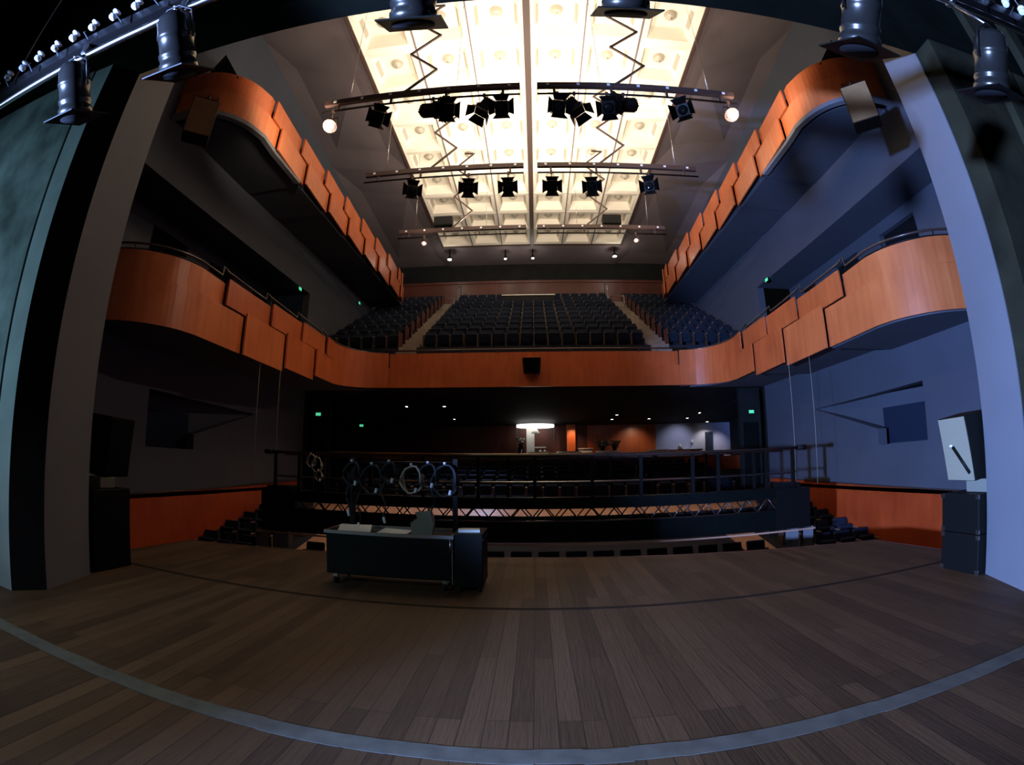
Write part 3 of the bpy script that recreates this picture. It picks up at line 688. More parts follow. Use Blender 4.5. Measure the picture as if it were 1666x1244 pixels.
def coil(name, label, x, y, z, r, m, turns=4, glint=True, sq=1.25):
    b = MB().use(m); pts = []
    for t in range(turns * 18):
        a = 2 * PI * t / 18; k = t / (turns * 18)
        pts.append((x + (r + .02 * math.sin(3.1 * a + k)) * math.sin(a), y + .03 * (k - .5) * turns * .6, z - r * sq + (r * sq) * math.cos(a) + .01 * math.sin(5 * a)))
    b.path(pts, .012, 6)
    if glint: b.use('plug_white').tube((x + r * .5, y - .05, z - r * 2), (x + r * .4, y - .05, z - r * 2 - .06), .02, 8).tube((x, y - .05, z + .01), (x, y - .05, z + .04), .018, 8)
    return tag(b.build(name, m), label, 'cable', 'coiled cables')
for k, (dx, r, z) in enumerate(((0, .11, 1.66), (.14, .13, 1.6), (.2, .09, 1.3))):
    coil('coiled_cable', 'pale coiled cable hanging on the left end of the bridge rail, %s' % ('leftmost', 'middle one', 'lowest one')[k], -5.02 + dx, BY - .1, z, r, 'cord_pale', 3)

# ------------------------------------------------------------------ LIGHTING BARS under the ceiling
BARZ = 10.1
def light_bar(y, s, row):
    side = 'left' if s < 0 else 'right'
    t = thing('lighting_bar', 'black %s half of the hanging lighting bar, %s from the stage' % (side, row), 'lighting bar', (0, y, BARZ), 0, 'lighting bars under the coffered ceiling')
    x0, x1 = .2, 5.05
    b = MB(); xa, xb = sorted((s * x0, s * x1)); b.box(xa, xb, -.05, .05, -.06, .09); b.build('socket_rail', 'rib_dark', t)
    b = MB(); b.tube((s * x0, 0, -.25), (s * (x1 + .05), 0, -.25), .026, 8)
    b.build('pipe', 'black_metal', t)
    for k in range(4):
        b = MB(); xx = s * (.6 + 1.35 * k); b.box(xx - .03, xx + .03, -.02, .02, -.25, -.06); b.build('strut', 'rib_dark', t)
    for k in range(7): b = MB(); xx = s * (.45 + .72 * k); b.box(xx - .035, xx + .035, -.065, -.045, -.01, .05); b.build('socket', 'plug_white', t)
    b = MB(); b.tube((s * 4.4, 0, .09), (s * 4.5, 0, GZ - BARZ + .2), .007, 5); b.tube((s * 1.7, 0, .09), (s * 1.7, 0, GZ - BARZ + .1), .007, 5); b.build('suspension_wire', 'steel', t)
    return t
for y, row in ((8.6, 'nearest one'), (11.95, 'middle one'), (15.9, 'farthest one')):
    for s in (-1, 1): light_bar(y, s, row)
# zigzag folding cable trays
def zigzag(y, s, n, row):
    side = 'left' if s < 0 else 'right'
    z = BARZ + .13; pts = []; a, c = s * 2.97, s * 2.25
    if s > 0: a, c = 2.1, 2.87
    for k in range(n):
        pts.append((a if k % 2 == 0 else c, y + .02, z + .68 * k))
        if z + .68 * k > GZ - .5: break
    pts.append(((a + c) / 2, y + .02, GZ + .05))
    b = MB()
    for p, q in zip(pts, pts[1:]):
        b.obox(T(*((Vector(p) + Vector(q)) / 2)) @ (Vector(q) - Vector(p)).to_track_quat('X', 'Z').to_matrix().to_4x4(), (Vector(q) - Vector(p)).length + .04, .05, .05)
    for p in pts: b.tube((p[0], p[1] - .03, p[2]), (p[0], p[1] + .03, p[2]), .03, 8)
    tag(b.build('folding_cable_tray', 'spine_dark'), 'dark zigzag cable tray above the %s half of the %s lighting bar' % (side, row), 'cable tray', 'zigzag cable trays over the lighting bars')
for y, row in ((8.6, 'nearest'), (11.95, 'middle'), (15.9, 'farthest')):
    for s in (-1, 1): zigzag(y, s, 8, row)
# fixtures
def fixture(x, y, z, pan, tilt, kind, where, lit=None, sc=1.0):
    t = thing('stage_spotlight', where, 'stage light', (x, y, z), 0, 'stage lights on the hanging bars')
    top = BARZ - .25 - z
    M = R(pan, 'Z') @ R(tilt, 'X')
    FS = Matrix.Diagonal((sc, sc, sc, 1))          # lens looks along -Y local, tilt lowers it
    b = MB(); b.path([(-.17 * sc, 0, 0), (-.17 * sc, 0, .2 * sc), (.17 * sc, 0, .2 * sc), (.17 * sc, 0, 0)], .014, 6); b.tube((0, 0, .2 * sc), (0, 0, top + .02), .014, 6); b.obox(T(0, 0, top), .07, .06, .09)
    b.build('yoke', 'rib_dark', t)
    if kind == 'fresnel':
        b = MB(); b.obox(M @ T(0, .12 * sc, 0), .27 * sc, .3 * sc, .27 * sc, .03); b.obox(M @ T(0, -.08 * sc, 0), .31 * sc, .1 * sc, .31 * sc, .01)
        for k in range(4): b.obox(M @ T(0, .29 * sc, -.09 + .06 * k), .22 * sc, .03, .02)
        b.build('housing', 'black_metal', t)
        b = MB(); b.lathe([(.0, -.02), (.07 * sc, -.015), (.12 * sc, 0)], M @ T(0, -.135 * sc, 0) @ R(90, 'X') @ R(180, 'X'), 16); b.build('lens', 'glass_dark', t)
        for a in (0, 90, 180, 270):
            b = MB(); q = M @ T(0, -.13 * sc, 0) @ R(a, 'Y') @ T(0, 0, .155 * sc) @ R(-38, 'X')
            w0, w1, h = .13 * sc, .2 * sc, .21 * sc
            b.slabpoly([q @ Vector(p) for p in ((-w0, 0, 0), (w0, 0, 0), (w1, -h, 0), (-w1, -h, 0))], (M.to_3x3() @ Vector((0, .0, .006)))); b.build('barn_door', 'black_metal', t)
    elif kind == 'box':
        b = MB(); b.obox(M, .52, .36, .34, .02); b.build('housing', 'case_black', t)
        b = MB(); b.obox(M @ T(0, -.185, 0), .46, .01, .28); b.build('lens', 'glass_dark', t)
    else:  # bell shaped flood, lit
        b = MB(); b.lathe([(.05, .22), (.10, .2), (.13, .1), (.18, -.06), (.185, -.06), (.14, .1), (.1, .19)], T(0, 0, -.02) @ R(tilt - 90, 'X') @ FS, 18); b.build('housing', 'rib_dark', t)
        b = MB(); b.lathe([(0, -.07), (.05, -.066), (.085, -.05), (.095, -.03), (0, -.02)], T(0, 0, -.02) @ R(tilt - 90, 'X') @ FS, 16); b.build('lamp', 'lamp_warm' if lit == 'big' else 'lamp_white', t)
    return t
FX = [(-3.61, 8.6, 9.42, 35, 30, 'fresnel', 'barn-door spotlight left of the ceiling grid on the nearest bar, beside the lit lamp'),
      (-2.25, 8.6, 9.48, 80, 10, 'fresnel', 'sideways spotlight on the nearest bar, left one of a close pair'),
      (-1.88, 8.6, 9.45, 10, 40, 'fresnel', 'spotlight with open flaps on the nearest bar, right one of a close left pair'),
      (-1.04, 8.6, 9.42, -75, 60, 'fresnel', 'narrow-looking spotlight on the nearest bar beside the front-facing one left of centre'),
      (-.62, 8.6, 9.42, 0, 35, 'fresnel', 'front-facing barn-door spotlight nearest the centre beam on the nearest left bar'),
      (.66, 8.6, 9.40, 10, 35, 'fresnel', 'front-facing barn-door spotlight nearest the centre beam on the nearest right bar'),
      (1.06, 8.6, 9.38, 70, 60, 'fresnel', 'narrow-looking spotlight on the nearest right bar, second from the centre beam'),
      (1.83, 8.6, 9.42, -10, 45, 'fresnel', 'spotlight with open flaps on the nearest right bar, left one of a close pair'),
      (2.22, 8.6, 9.52, -85, 5, 'fresnel', 'sideways spotlight on the nearest right bar, right one of a close pair'),
      (3.65, 8.6, 9.45, -35, 30, 'fresnel', 'barn-door spotlight right of the ceiling grid on the nearest bar, beside the lit lamp'),
      (-3.53, 11.95, 9.38, 20, 20, 'fresnel', 'dim spotlight at the left outer end of the middle bar'),
      (-1.83, 11.95, 9.40, 8, 38, 'fresnel', 'barn-door spotlight on the middle left bar, farther from the centre beam'),
      (-.66, 11.95, 9.38, 0, 38, 'fresnel', 'barn-door spotlight on the middle left bar, next to the centre beam'),
      (.61, 11.95, 9.38, 0, 38, 'fresnel', 'barn-door spotlight on the middle right bar, next to the centre beam'),
      (1.78, 11.95, 9.37, -8, 38, 'fresnel', 'barn-door spotlight on the middle right bar, farther from the centre beam'),
      (3.51, 11.95, 9.38, -20, 20, 'fresnel', 'dim spotlight at the right outer end of the middle bar'),
      (-4.78, 8.6, 9.40, 0, 60, 'flood', 'brightly lit lamp at the left end of the nearest lighting bar'),
      (4.85, 8.6, 9.50, 0, 60, 'flood', 'brightly lit lamp at the right end of the nearest lighting bar'),
      (-4.04, 15.9, 9.62, 0, 60, 'flood', 'small lit lamp at the left end of the farthest lighting bar'),
      (3.89, 15.9, 9.60, 0, 60, 'flood', 'small lit lamp at the right end of the farthest lighting bar')]
for f in FX:
    lit = ('big' if f[1] < 10 else 'small') if f[5] == 'flood' else None
    t = fixture(*f, lit=lit, sc=.55 if lit == 'small' else 1.0)
    if lit:
        p = Vector((f[0], f[1], f[2])) + Vector((0, -.12, -.1))
        sgn = -1 if f[0] < 0 else 1
        point('lamp_glow', (p.x, p.y - .12, p.z - .1), 14 if lit == 'big' else 32, WARM, .08)
        if lit == 'big':
            spot('lamp_beam', (p.x, p.y - .12, p.z - .05), (sgn * 6.9, 10.4, 11.6), 430, WARM, 100, .8, .1)
            spot('lamp_beam', (p.x, p.y - .12, p.z - .12), (-sgn * 6.9, 10.0, 4.4), 430, WARM, 42, .7, .1)
for x, z, side in ((-3.33, 10.43, 'left'), (3.01, 10.37, 'right')):
    t = thing('flood_box', 'black box-shaped floodlight standing on the %s half of the farthest bar' % side, 'stage light', (x, 15.9, z))
    b = MB(); b.obox(Matrix(), .70, .36, .38, .02); b.build('housing', 'case_black', t); b = MB(); b.obox(T(0, -.185, 0), .64, .01, .32); b.build('lens', 'glass_dark', t)
    b = MB(); b.box(-.2, .2, -.02, .02, -.25, -.18); b.build('bracket', 'black_metal', t)
# ceiling lamps at the back
for x, y, z, e, w in ((-4.75, 24.9, 12.98, 24, 'leftmost of four, bright'), (-1.55, 25.2, 13.05, 14, 'second of four, small'), (.03, 25.2, 13.05, 14, 'third of four, small, by the middle'), (4.75, 24.95, 13.05, 28, 'rightmost of four, bright')):
    t = thing('ceiling_spot', 'lit ceiling lamp above the balcony back rows, ' + w, 'ceiling lamp', (x, y, z), 0, 'lit lamps over the balcony')
    r = .12 if e > 20 else .075
    b = MB(); b.lathe([(r + .02, 0), (r + .03, .08), (.04, .2), (.03, GZ - z + .02)], None, 14); b.build('housing', 'black_metal', t)
    b = MB(); b.lathe([(0, -.05), (r * .8, -.03), (r, .01), (0, .02)], None, 14); b.build('lamp', 'lamp_white', t)
    point('lamp_glow', (x, y - .1, z - .25), e, (1, .92, .8), .08)

# ------------------------------------------------------------------ PAR cans on the stage bar above the camera
F = .75
def P2(x, z): return (x * F, 2.0 * F, 1.6 + (z - 1.6) * F)
sb = thing('stage_lighting_bar', 'long socket bar with glossy pipe across the stage top', 'lighting bar')
def zbar(x): return 5.06 + (x + 5.5) * .045
lp = [P2(x, zbar(x) - .02 - .05 * (x < -3)) for x in lin(-6.4, 6.2, 20)]
b = MB(); b.path(lp, .026, 12); b.build('pipe', 'bar_metal', sb)
up = [(p[0], p[1] + .02, p[2] + .16) for p in lp]
b = MB()
for p, q in zip(up, up[1:]): b.hexa([(p[0], p[1] - .05, p[2] - .06), (q[0], q[1] - .05, q[2] - .06), (q[0], q[1] + .05, q[2] - .06), (p[0], p[1] + .05, p[2] - .06), (p[0], p[1] - .05, p[2] + .05), (q[0], q[1] - .05, q[2] + .05), (q[0], q[1] + .05, q[2] + .05), (p[0], p[1] + .05, p[2] + .05)])
b.build('socket_rail', 'black_metal', sb)
for x in (-5.6, -1.9, 1.9, 5.6):
    X, Y, Z = P2(x, zbar(x)); b = MB(); b.tube((X, Y + .02, Z + .18), (X, Y + .02, 10.55), .006, 6); b.build('suspension_wire', 'steel', sb)
xs = lin(-6.2, 6.2, 42)
for k, x in enumerate(xs):
    if abs(x) < 1.8: continue
    X, Y, Z = P2(x, zbar(x)); Z += .235
    b = MB(); b.use('plug_white'); b.lathe([(.022, 0), (.03, .01), (.03, .035), (.018, .045)], T(X, Y - .05, Z - .03) @ R(25, 'Y'), 10)
    b.lathe([(.02, .05), (.034, .06), (.034, .075), (.01, .085)], T(X, Y - .05, Z - .03) @ R(25, 'Y'), 10)
    b.build('socket', 'plug_white', sb)
b = MB().use('cord_dark')
for k in range(9):
    x = -6 + k * .45; X, Y, Z = P2(x, zbar(x)); b.path([(X, Y - .06, Z + .2), (X + .08, Y - .1, Z + .12), (X + .16, Y - .07, Z + .03)], .006, 5)
    X, Y, Z = P2(-x, zbar(-x)); b.path([(X, Y - .06, Z + .2), (X - .08, Y - .1, Z + .12), (X - .16, Y - .07, Z + .03)], .006, 5)
b.build('cable', 'cord_dark', sb)
PARL = [((-2.129, 1.441, 4.149), (-2.120, 1.672, 3.827), 'on the left, shiny highlight down its left side'), ((-3.06, 1.449, 4.085), (-3.057, 1.646, 3.744), 'farthest left, hanging from the glossy pipe'),
        ((-.569, 1.448, 3.988), (-.582, 1.64, 3.76), 'left of centre at the top edge, square frame below it'), ((.511, 1.435, 4.009), (.513, 1.64, 3.80), 'right of centre at the top edge of the view'),
        ((1.877, 1.335, 4.033), (1.84, 1.568, 3.697), 'silvery, in front of the right column top'), ((2.986, 1.361, 4.058), (2.968, 1.567, 3.683), 'farthest right, beside the dark masonry')]
for a, c, w in PARL:
    a = Vector(a); c = Vector(c); d = (c - a); L = d.length; q = d.to_track_quat('-Z', 'Y').to_matrix().to_4x4()
    t = thing('par_can', 'black cylindrical stage light ' + w, 'stage light', tuple(a), 0, 'cylindrical stage lights on the front bar')
    r = .125
    b = MB(); b.lathe([(.03, .0), (.085, -.01), (.112, -.05), (.118, -.14), (.122, -.15), (.122, -.165), (.118, -.17), (r - .012, -.2), (r - .012, -L + .13), (r - .004, -L + .12), (r - .004, -L + .10), (r - .01, -L + .09), (r - .01, -L + .065), (r, -L + .055), (r, -L), (r - .01, -L), (r - .012, -L + .1), (0, -L + .12)], q, 32); b.build('housing', 'can_metal', t)
    b = MB(); fr = q @ T(0, 0, -L - .005)
    b.obox(fr, .33, .33, .008); b.build('filter_frame', 'case_black', t)
    b = MB(); b.lathe([(.112, -.006), (.112, -.012), (0, -.012)], fr, 24); b.build('lens', 'black_void', t)
    b = MB(); b.path([q @ Vector((-r - .015, 0, -L * .5)), q @ Vector((-r - .02, 0, -.02)), q @ Vector((-.05, 0, .04)), q @ Vector((.05, 0, .04)), q @ Vector((r + .02, 0, -.02)), q @ Vector((r + .015, 0, -L * .5))], .009, 6)
    b.build('yoke', 'black_metal', t)
    k = (a.x / F); hz = Vector(P2(k, zbar(k))) - a
    b = MB(); b.use('steel').tube(tuple(q @ Vector((0, 0, .04))), tuple(hz - Vector((0, 0, .03))), .012, 8); b.obox(T(*hz), .05, .075, .085, .01); b.build('hook_clamp', 'steel', t)

# ------------------------------------------------------------------ hanging loudspeakers and drapes beside the galleries
for s, side in ((-1, 'left'), (1, 'right')):
    t = thing('hanging_speaker', 'tilted brown plywood loudspeaker hanging before the upper %s gallery' % side, 'speaker', (s * 5.95, 5.6, 7.55))
    M = R(-s * 44, 'Z') @ R(4, 'X')
    b = MB(); b.obox(M @ T(0, .22, 0), .52, .42, .80, .01); b.build('cabinet', 'speaker_black', t)
    b = MB(); b.obox(M @ T(0, 0, 0), .49, .02, .77); b.build('grille', 'plywood', t)
    b = MB(); b.path([tuple(M @ Vector((0, .2, .40))), tuple(M @ Vector((0, .25, .62))), (s * 1.0, 1.1, 1.4), (s * 1.75, 2.0, 2.6)], .03, 8); b.obox(M @ T(0, .2, .43), .44, .26, .06); b.build('bracket', 'black_metal', t)
    b = MB().use('drape_black')
    base = [(s * 7.42, 7.78, 10.95), (s * 8.25, 7.42, 10.95), (s * 8.5, 7.9, 10.95), (s * 7.8, 8.3, 10.95)]
    vs = [b.bm.verts.new(p) for p in base] + [b.bm.verts.new((s * 7.97, 7.55, 11.8))]
    for f in ((0, 1, 4), (1, 2, 4), (2, 3, 4), (3, 0, 4), (3, 2, 1, 0)): b._t([b.bm.faces.new([vs[i] for i in f])])
    tag(b.build('pointed_drape', 'drape_black'), 'black pointed cloth cover standing at the near end of the %s upper gallery' % side, 'drape')

# ------------------------------------------------------------------ loudspeaker stacks on the stage corners
t = thing('subwoofer', 'lower black loudspeaker cabinet on the stage floor beside the blue column', 'speaker', (5.5, 4.47, 0))
def cab(t, w, d, z0, z1):
    b = MB(); b.obox(T(0, 0, (z0 + z1) / 2), w, d, z1 - z0, .012); b.build('cabinet', 'speaker_black', t)
    b = MB()
    for zz in (z0 + .03, z1 - .03):
        for sy in (-1, 1): b.obox(T(-w / 2, sy * (d / 2 - .02), zz), .02, .05, .05)
    b.build('corner_cap', 'steel', t)
    b = MB(); b.obox(T(0, d / 2 + .006, (z0 + z1) / 2), w - .06, .012, z1 - z0 - .06); b.build('grille', 'case_black', t)
cab(t, .74, .62, 0, .47)
t = thing('subwoofer', 'upper black loudspeaker cabinet stacked beside the blue column', 'speaker', (5.5, 4.47, .475)); cab(t, .74, .62, 0, .47)
b = MB(); b.use('foam_grey').obox(T(5.58, 4.32, 1.03), .5, .42, .16, .01); tag(b.build('speaker_plinth', 'foam_grey'), 'small grey block between the black cabinets and the tilted speaker', 'block')
t = thing('tilted_speaker', 'tilted loudspeaker with pale grey side leaning on the right stack', 'speaker', (5.38, 4.45, 1.13))
M = R(-8, 'Z') @ R(-9, 'Y')
b = MB(); b.obox(M @ T(0, 0, .39) , .40, .52, .78, .01); b.build('cabinet', 'speaker_black', t)
b = MB(); b.obox(M @ T(-.205, 0, .39), .012, .50, .76); b.build('side_panel', 'grille_grey', t)
b = MB(); b.use('case_black').tube(M @ Vector((-.22, .04, .42)), M @ Vector((-.22, -.2, .1)), .022, 10); b.use('plug_white').lathe([(0, -.02), (.03, 0), (0, .02)], M @ T(-.24, .05, .44), 10); b.build('support_arm', 'case_black', t)
t = thing('subwoofer', 'tall black loudspeaker stack on the stage floor beside the left column', 'speaker', (-5.64, 4.6, 0)); cab(t, .62, .66, 0, 1.04)
b = MB(); b.obox(T(-5.5, 4.55, 1.12), .26, .26, .14, .01); tag(b.build('speaker_plinth', 'foam_grey'), 'small dark block on top of the left black speaker stack', 'block')
t = thing('tilted_speaker', 'dim black loudspeaker above the left stack', 'speaker', (-5.6, 4.7, 1.2)); M = R(8, 'Z') @ R(6, 'Y')
b = MB(); b.obox(M @ T(0, 0, .4), .4, .5, .78, .01); b.build('cabinet', 'speaker_black', t)
b = MB(); b.obox(M @ T(.205, 0, .4), .012, .46, .72); b.build('side_panel', 'case_black', t)

# ------------------------------------------------------------------ cable cart and cases on stage
ct = thing('cable_trolley', 'black wheeled cable trolley with hanging rack at centre left of the stage', 'trolley')
b = MB(); b.obox(T(-1.79, 5.9, .40), 1.62, .60, .52, .015); b.build('trunk', 'case_black', ct)
b = MB(); b.box(-2.62, -.96, 5.58, 5.61, .66, .70); b.box(-2.62, -.96, 6.19, 6.22, .66, .70); b.box(-2.62, -2.58, 5.6, 6.2, .66, .70); b.box(-1.0, -.96, 5.6, 6.2, .66, .70); b.build('tray_rim', 'steel', ct)
b.__init__() if False else None
for x in (-2.42, -1.02):
    b = MB(); b.box(x - .03, x + .03, 6.05, 6.11, .6, 1.62); b.build('post', 'black_metal', ct)
b = MB(); b.tube((-2.5, 6.08, 1.56), (-.98, 6.08, 1.56), .022, 8); b.tube((-2.5, 6.08, 1.2), (-.98, 6.08, 1.2), .018, 8); b.build('hanging_bar', 'black_metal', ct)
for x in (-2.5, -1.08):
    for y in (5.68, 6.12):
        b = MB().use('rubber').tube((x - .02, y, .055), (x + .02, y, .055), .055, 14); b.use('steel').obox(T(x, y, .11), .06, .07, .06); b.build('caster', 'rubber', ct)
b = MB(); b.box(-.985, -.975, 5.6, 6.2, .1, .66) ; b.tube((-1.0, 5.585, .5), (-1.0, 5.585, .66), .014, 8); b.build('latch', 'steel', ct)
t = thing('flight_case', 'narrow black flight case standing against the right end of the trolley', 'case', (-.78, 5.88, 0))
b = MB(); b.obox(T(0, 0, .40), .34, .56, .66, .015); b.build('body', 'case_black', t)
b = MB(); b.obox(T(0, 0, .66), .35, .57, .02); b.build('lid_band', 'black_metal', t)
for x in (-.12, .12):
    for y in (-.2, .2): b = MB(); b.tube((x - .018, y, .04), (x + .018, y, .04), .04, 12); b.build('caster', 'rubber', t)
b = MB(); b.obox(T(-.80, 5.78, .745) @ R(8, 'Z'), .26, .16, .03); tag(b.build('white_box', 'paper'), 'small pale box lying on the narrow flight case', 'box')
def sheet(name, label, x, y, z, w, d, rz, rx=0, m='paper'):
    b = MB(); b.obox(T(x, y, z) @ R(rz, 'Z') @ R(rx, 'X'), w, d, .006); return tag(b.build(name, m), label, 'paper')
sheet('paper_sheet', 'pale sheet lying at the left end of the trolley top', -2.3, 5.85, .70, .42, .30, 15, 10)
sheet('paper_sheet', 'pale sheet lying in the middle of the trolley top', -1.75, 5.8, .69, .40, .24, -12, 8)
b = MB(); b.use('foam_grey'); pts = [(-.13, 0), (-.15, .14), (-.06, .2), (-.09, .27), (.1, .29), (.14, .12), (.12, 0)]
b.slabpoly([(p[0] - 1.38, 5.75, p[1] + .68) for p in pts], (0, .12, 0)); tag(b.build('cloth_bundle', 'foam_grey'), 'upright grey cloth bundle on the right half of the trolley', 'cloth')
for k, (x, z, r, m, w) in enumerate(((-2.4, 1.55, .12, 'cord_dark', 'leftmost on the trolley rack'), (-2.12, 1.52, .15, 'cord_dark', 'second from the left on the trolley rack'), (-1.88, 1.56, .1, 'cord_dark', 'third from the left on the trolley rack'),
        (-1.58, 1.52, .14, 'cord_pale', 'pale one in the middle of the trolley rack'), (-1.36, 1.55, .12, 'cord_dark', 'dark one right of the pale coil on the trolley'), (-1.14, 1.54, .16, 'cord_dark', 'large one at the right end of the trolley rack'))):
    coil('coiled_cable', 'coiled cable, ' + w, x, 6.02, z, r, m, 5)
for k, (x, z) in enumerate(((-2.45, 1.02), (-2.3, .86), (-1.95, .95), (-1.3, 1.0))):
    b = MB().use('cord_dark'); b.path([(x + .03 * math.sin(i * 1.1 + k), 5.98, z + .4 - .07 * i) for i in range(9)], .012, 6); b.use('plug_white').tube((x, 5.97, z - .1), (x + .02, 5.97, z - .18), .018, 8)
    tag(b.build('dangling_cable', 'cord_dark'), 'dark loose cable with white plug dangling from the trolley rack, %s from left' % ORD[k], 'cable', 'loose cables on the trolley')

# ------------------------------------------------------------------ exit signs
for x, y, z, rz, w in ((-8.86, 15.62, 7.92, 90, 'high on the left wall above the lodges'), (8.86, 15.58, 8.0, 90, 'high on the right wall above the lodges'),
                       (-8.45, 17.32, 3.30, 0, 'over the left door under the balcony'), (8.45, 17.32, 3.25, 0, 'over the right door under the balcony'),
                       (-8.86, 21.9, 9.45, 90, 'small, far left above the balcony seats'), (-9.4, 24.7, 3.42, 0, 'small, far left at the back of the stalls')):
    t = thing('exit_sign', 'green lit exit sign ' + w, 'sign', (x, y, z), math.radians(rz))
    b = MB(); b.box(-.12, .12, -.03, .04, -.07, .07); b.build('case', 'case_black', t)
    b = MB(); 
    if rz: b.box(-.11, .11, -.035, -.03, -.06, .06); b.box(-.11, .11, .04, .045, -.06, .06)
    else: b.box(-.11, .11, -.036, -.03, -.06, .06)
    b.build('lit_face', 'exit_green', t)
    if y > 24 and not rz: b = MB(); b.tube((0, 0, .09), (0, 0, .25), .01, 6); b.build('hanger', 'black_metal', t)
# ------------------------------------------------------------------ BAR behind the stalls
t = thing('ring_light', 'bright round white light disc under the bar ceiling', 'ceiling lamp', (.05, 24.9, 3.42))
b = MB(); b.lathe([(0, -.07), (.97, -.07), (.99, -.06), (.99, .06), (0, .07)], None, 40); b.build('diffuser', 'lamp_disc', t)
b = MB(); b.tube((0, 0, .06), (0, 0, .25), .05, 10); b.build('mount', 'black_metal', t)
b = MB(); b.box(-.42, .0, 25.1, 25.5, 1.0, 3.36); tag(b.build('white_pillar', 'white_paint'), 'pale square pillar standing under the round light disc', 'pillar')
b = MB(); b.lathe([(.02, .3), (.24, 0), (.23, 0), (.01, .29)], T(.06, 24.7, 3.02), 18); tag(b.build('pendant_shade', 'white_paint'), 'small white cone lampshade hanging under the round light disc', 'lamp')
t = thing('booth_frame', 'slim dark frame round the lit bar booth', 'frame')
for x in (-.96, 1.0): b = MB(); b.box(x, x + .06, 24.95, 25.0, 1.0, 3.5); b.build('post', 'glass_frame', t)
b = MB(); b.box(-.96, 1.06, 24.95, 25.0, 3.5, 3.56); b.build('top_bar', 'glass_frame', t)
b = MB(); b.use('cloth_white').box(.02, .60, 24.6, 24.9, 2.26, 2.32); b.use('wood_dark').box(.08, .54, 24.65, 24.85, 1.0, 2.26); tag(b.build('bar_counter', 'cloth_white'), 'small counter with a white top right of the pale pillar', 'counter')
for k, (x, y, z) in enumerate(((.3, 24.1, 2.04), (.52, 24.1, 2.04))):
    b = MB(); b.lathe([(.0, 0), (.06, 0), (.07, .06), (.03, .1), (0, .12)], T(x, y, z), 12); tag(b.build('napkin', 'cloth_white'), 'folded white napkin on the round table before the booth, %s one' % ('left', 'right')[k], 'napkin')
def round_table(x, y, z, r, where):
    t = thing('round_table', 'round table with white cloth ' + where, 'table', (x, y, 1.0), 0, 'white bar tables')
    b = MB(); b.lathe([(0, z - 1.0), (r, z - 1.0), (r + .01, z - 1.03), (r, z - 1.12), (r - .02, z - 1.12), (0, z - 1.04)], None, 28); b.build('tabletop', 'cloth_white', t)
    b = MB(); b.tube((0, 0, 0), (0, 0, z - 1.04), .04, 10); b.lathe([(.25, 0), (.25, .02), (.04, .05)], None, 16); b.build('pedestal', 'black_metal', t)
round_table(.2, 24.1, 2.04, .5, 'in front of the lit booth')
round_table(1.75, 24.2, 2.05, .62, 'in front of the orange pillar')
round_table(3.75, 24.2, 2.05, .62, 'carrying the flower arrangement')
round_table(6.3, 23.62, 2.04, .55, 'before the join of wood and blue walls')
b = MB(); b.box(2.3, 3.1, 25.0, 25.2, 2.18, 2.24); b.box(2.35, 3.05, 25.05, 25.15, 1.0, 2.18); tag(b.build('shelf_counter', 'cloth_white'), 'narrow white shelf counter right of the orange pillar', 'counter')
b = MB(); b.prism([(1.72, 25.0), (2.16, 25.0), (2.2, 25.3), (1.72, 25.3)], 1.0, 3.48); tag(b.build('orange_pillar', 'panel_wood_pale'), 'orange wood pillar right of the lit bar booth', 'pillar')
def flowers(x, y, z, n, r, label):
    t = thing('flower_arrangement', label, 'flowers', (x, y, z)); random.seed(int(x * 10))
    b = MB(); b.lathe([(0, 0), (.1, 0), (.12, .18), (.1, .2), (0, .16)], None, 14); b.build('vase', 'case_black', t)
    b = MB()
    for k in range(n):
        a = random.uniform(0, 6.28); q = random.uniform(.3, 1) * r; h = random.uniform(.18, .52)
        b.path([(0, 0, .15), (q * .5 * math.cos(a), q * .5 * math.sin(a), h * .8), (q * math.cos(a), q * math.sin(a), h)], .012, 5)
        M = T(q * math.cos(a), q * math.sin(a), h) @ Euler((random.uniform(-1, 1), random.uniform(-1, 1), a)).to_matrix().to_4x4()
        b.obox(M, .15, .07, .015)
    b.build('foliage', 'leaf', t)
    b = MB()
    for k in range(n // 3):
        a = random.uniform(0, 6.28); q = random.uniform(.2, .9) * r; h = random.uniform(.25, .5); b.lathe([(0, -.04), (.05, 0), (0, .05)], T(q * math.cos(a), q * math.sin(a), h), 10)
    b.build('blossom', 'petal', t)
flowers(3.48, 24.15, 2.05, 34, .30, 'dark flower arrangement with pale blossoms, left one on the white table')
flowers(4.1, 24.15, 2.05, 30, .26, 'dark flower arrangement with pale blossoms, right one on the white table')
flowers(-.72, 25.0, 2.3, 30, .22, 'tall plant beside the pale pillar under the round light')
b = MB(); b.box(-.86, -.58, 24.86, 25.14, 1.0, 2.3); tag(b.build('plant_stand', 'case_black'), 'dark square stand under the tall plant by the pale pillar', 'stand')
b = MB(); b.obox(T(-.72, 24.5, 1.85) @ R(12, 'Y'), .04, .25, .7); b.obox(T(-.62, 24.5, 1.5), .3, .28, .04)
for dx in (-.12, .12): b.tube((-.62 + dx, 24.4, 1.0), (-.62 + dx, 24.4, 1.5), .015, 6)
tag(b.build('white_chair', 'cloth_white'), 'white chair with slanting back left of the pale pillar', 'chair')
for k, (x, z0) in enumerate(((7.6, 1.95),)):
    b = MB(); b.lathe([(.16, 0), (.005, .32), (0, .32)], T(x, 24.2, 2.02), 12); tag(b.build('table_lamp', 'white_paint'), 'small white cone lamp on the dark bar top by the blue wall', 'lamp')
b = MB(); b.box(7.0, 8.8, 24.0, 24.4, 1.94, 2.02); b.box(7.1, 8.7, 24.05, 24.35, 1.0, 1.94); tag(b.build('long_counter', 'wood_dark'), 'dark long bar top in front of the blue wall', 'counter')
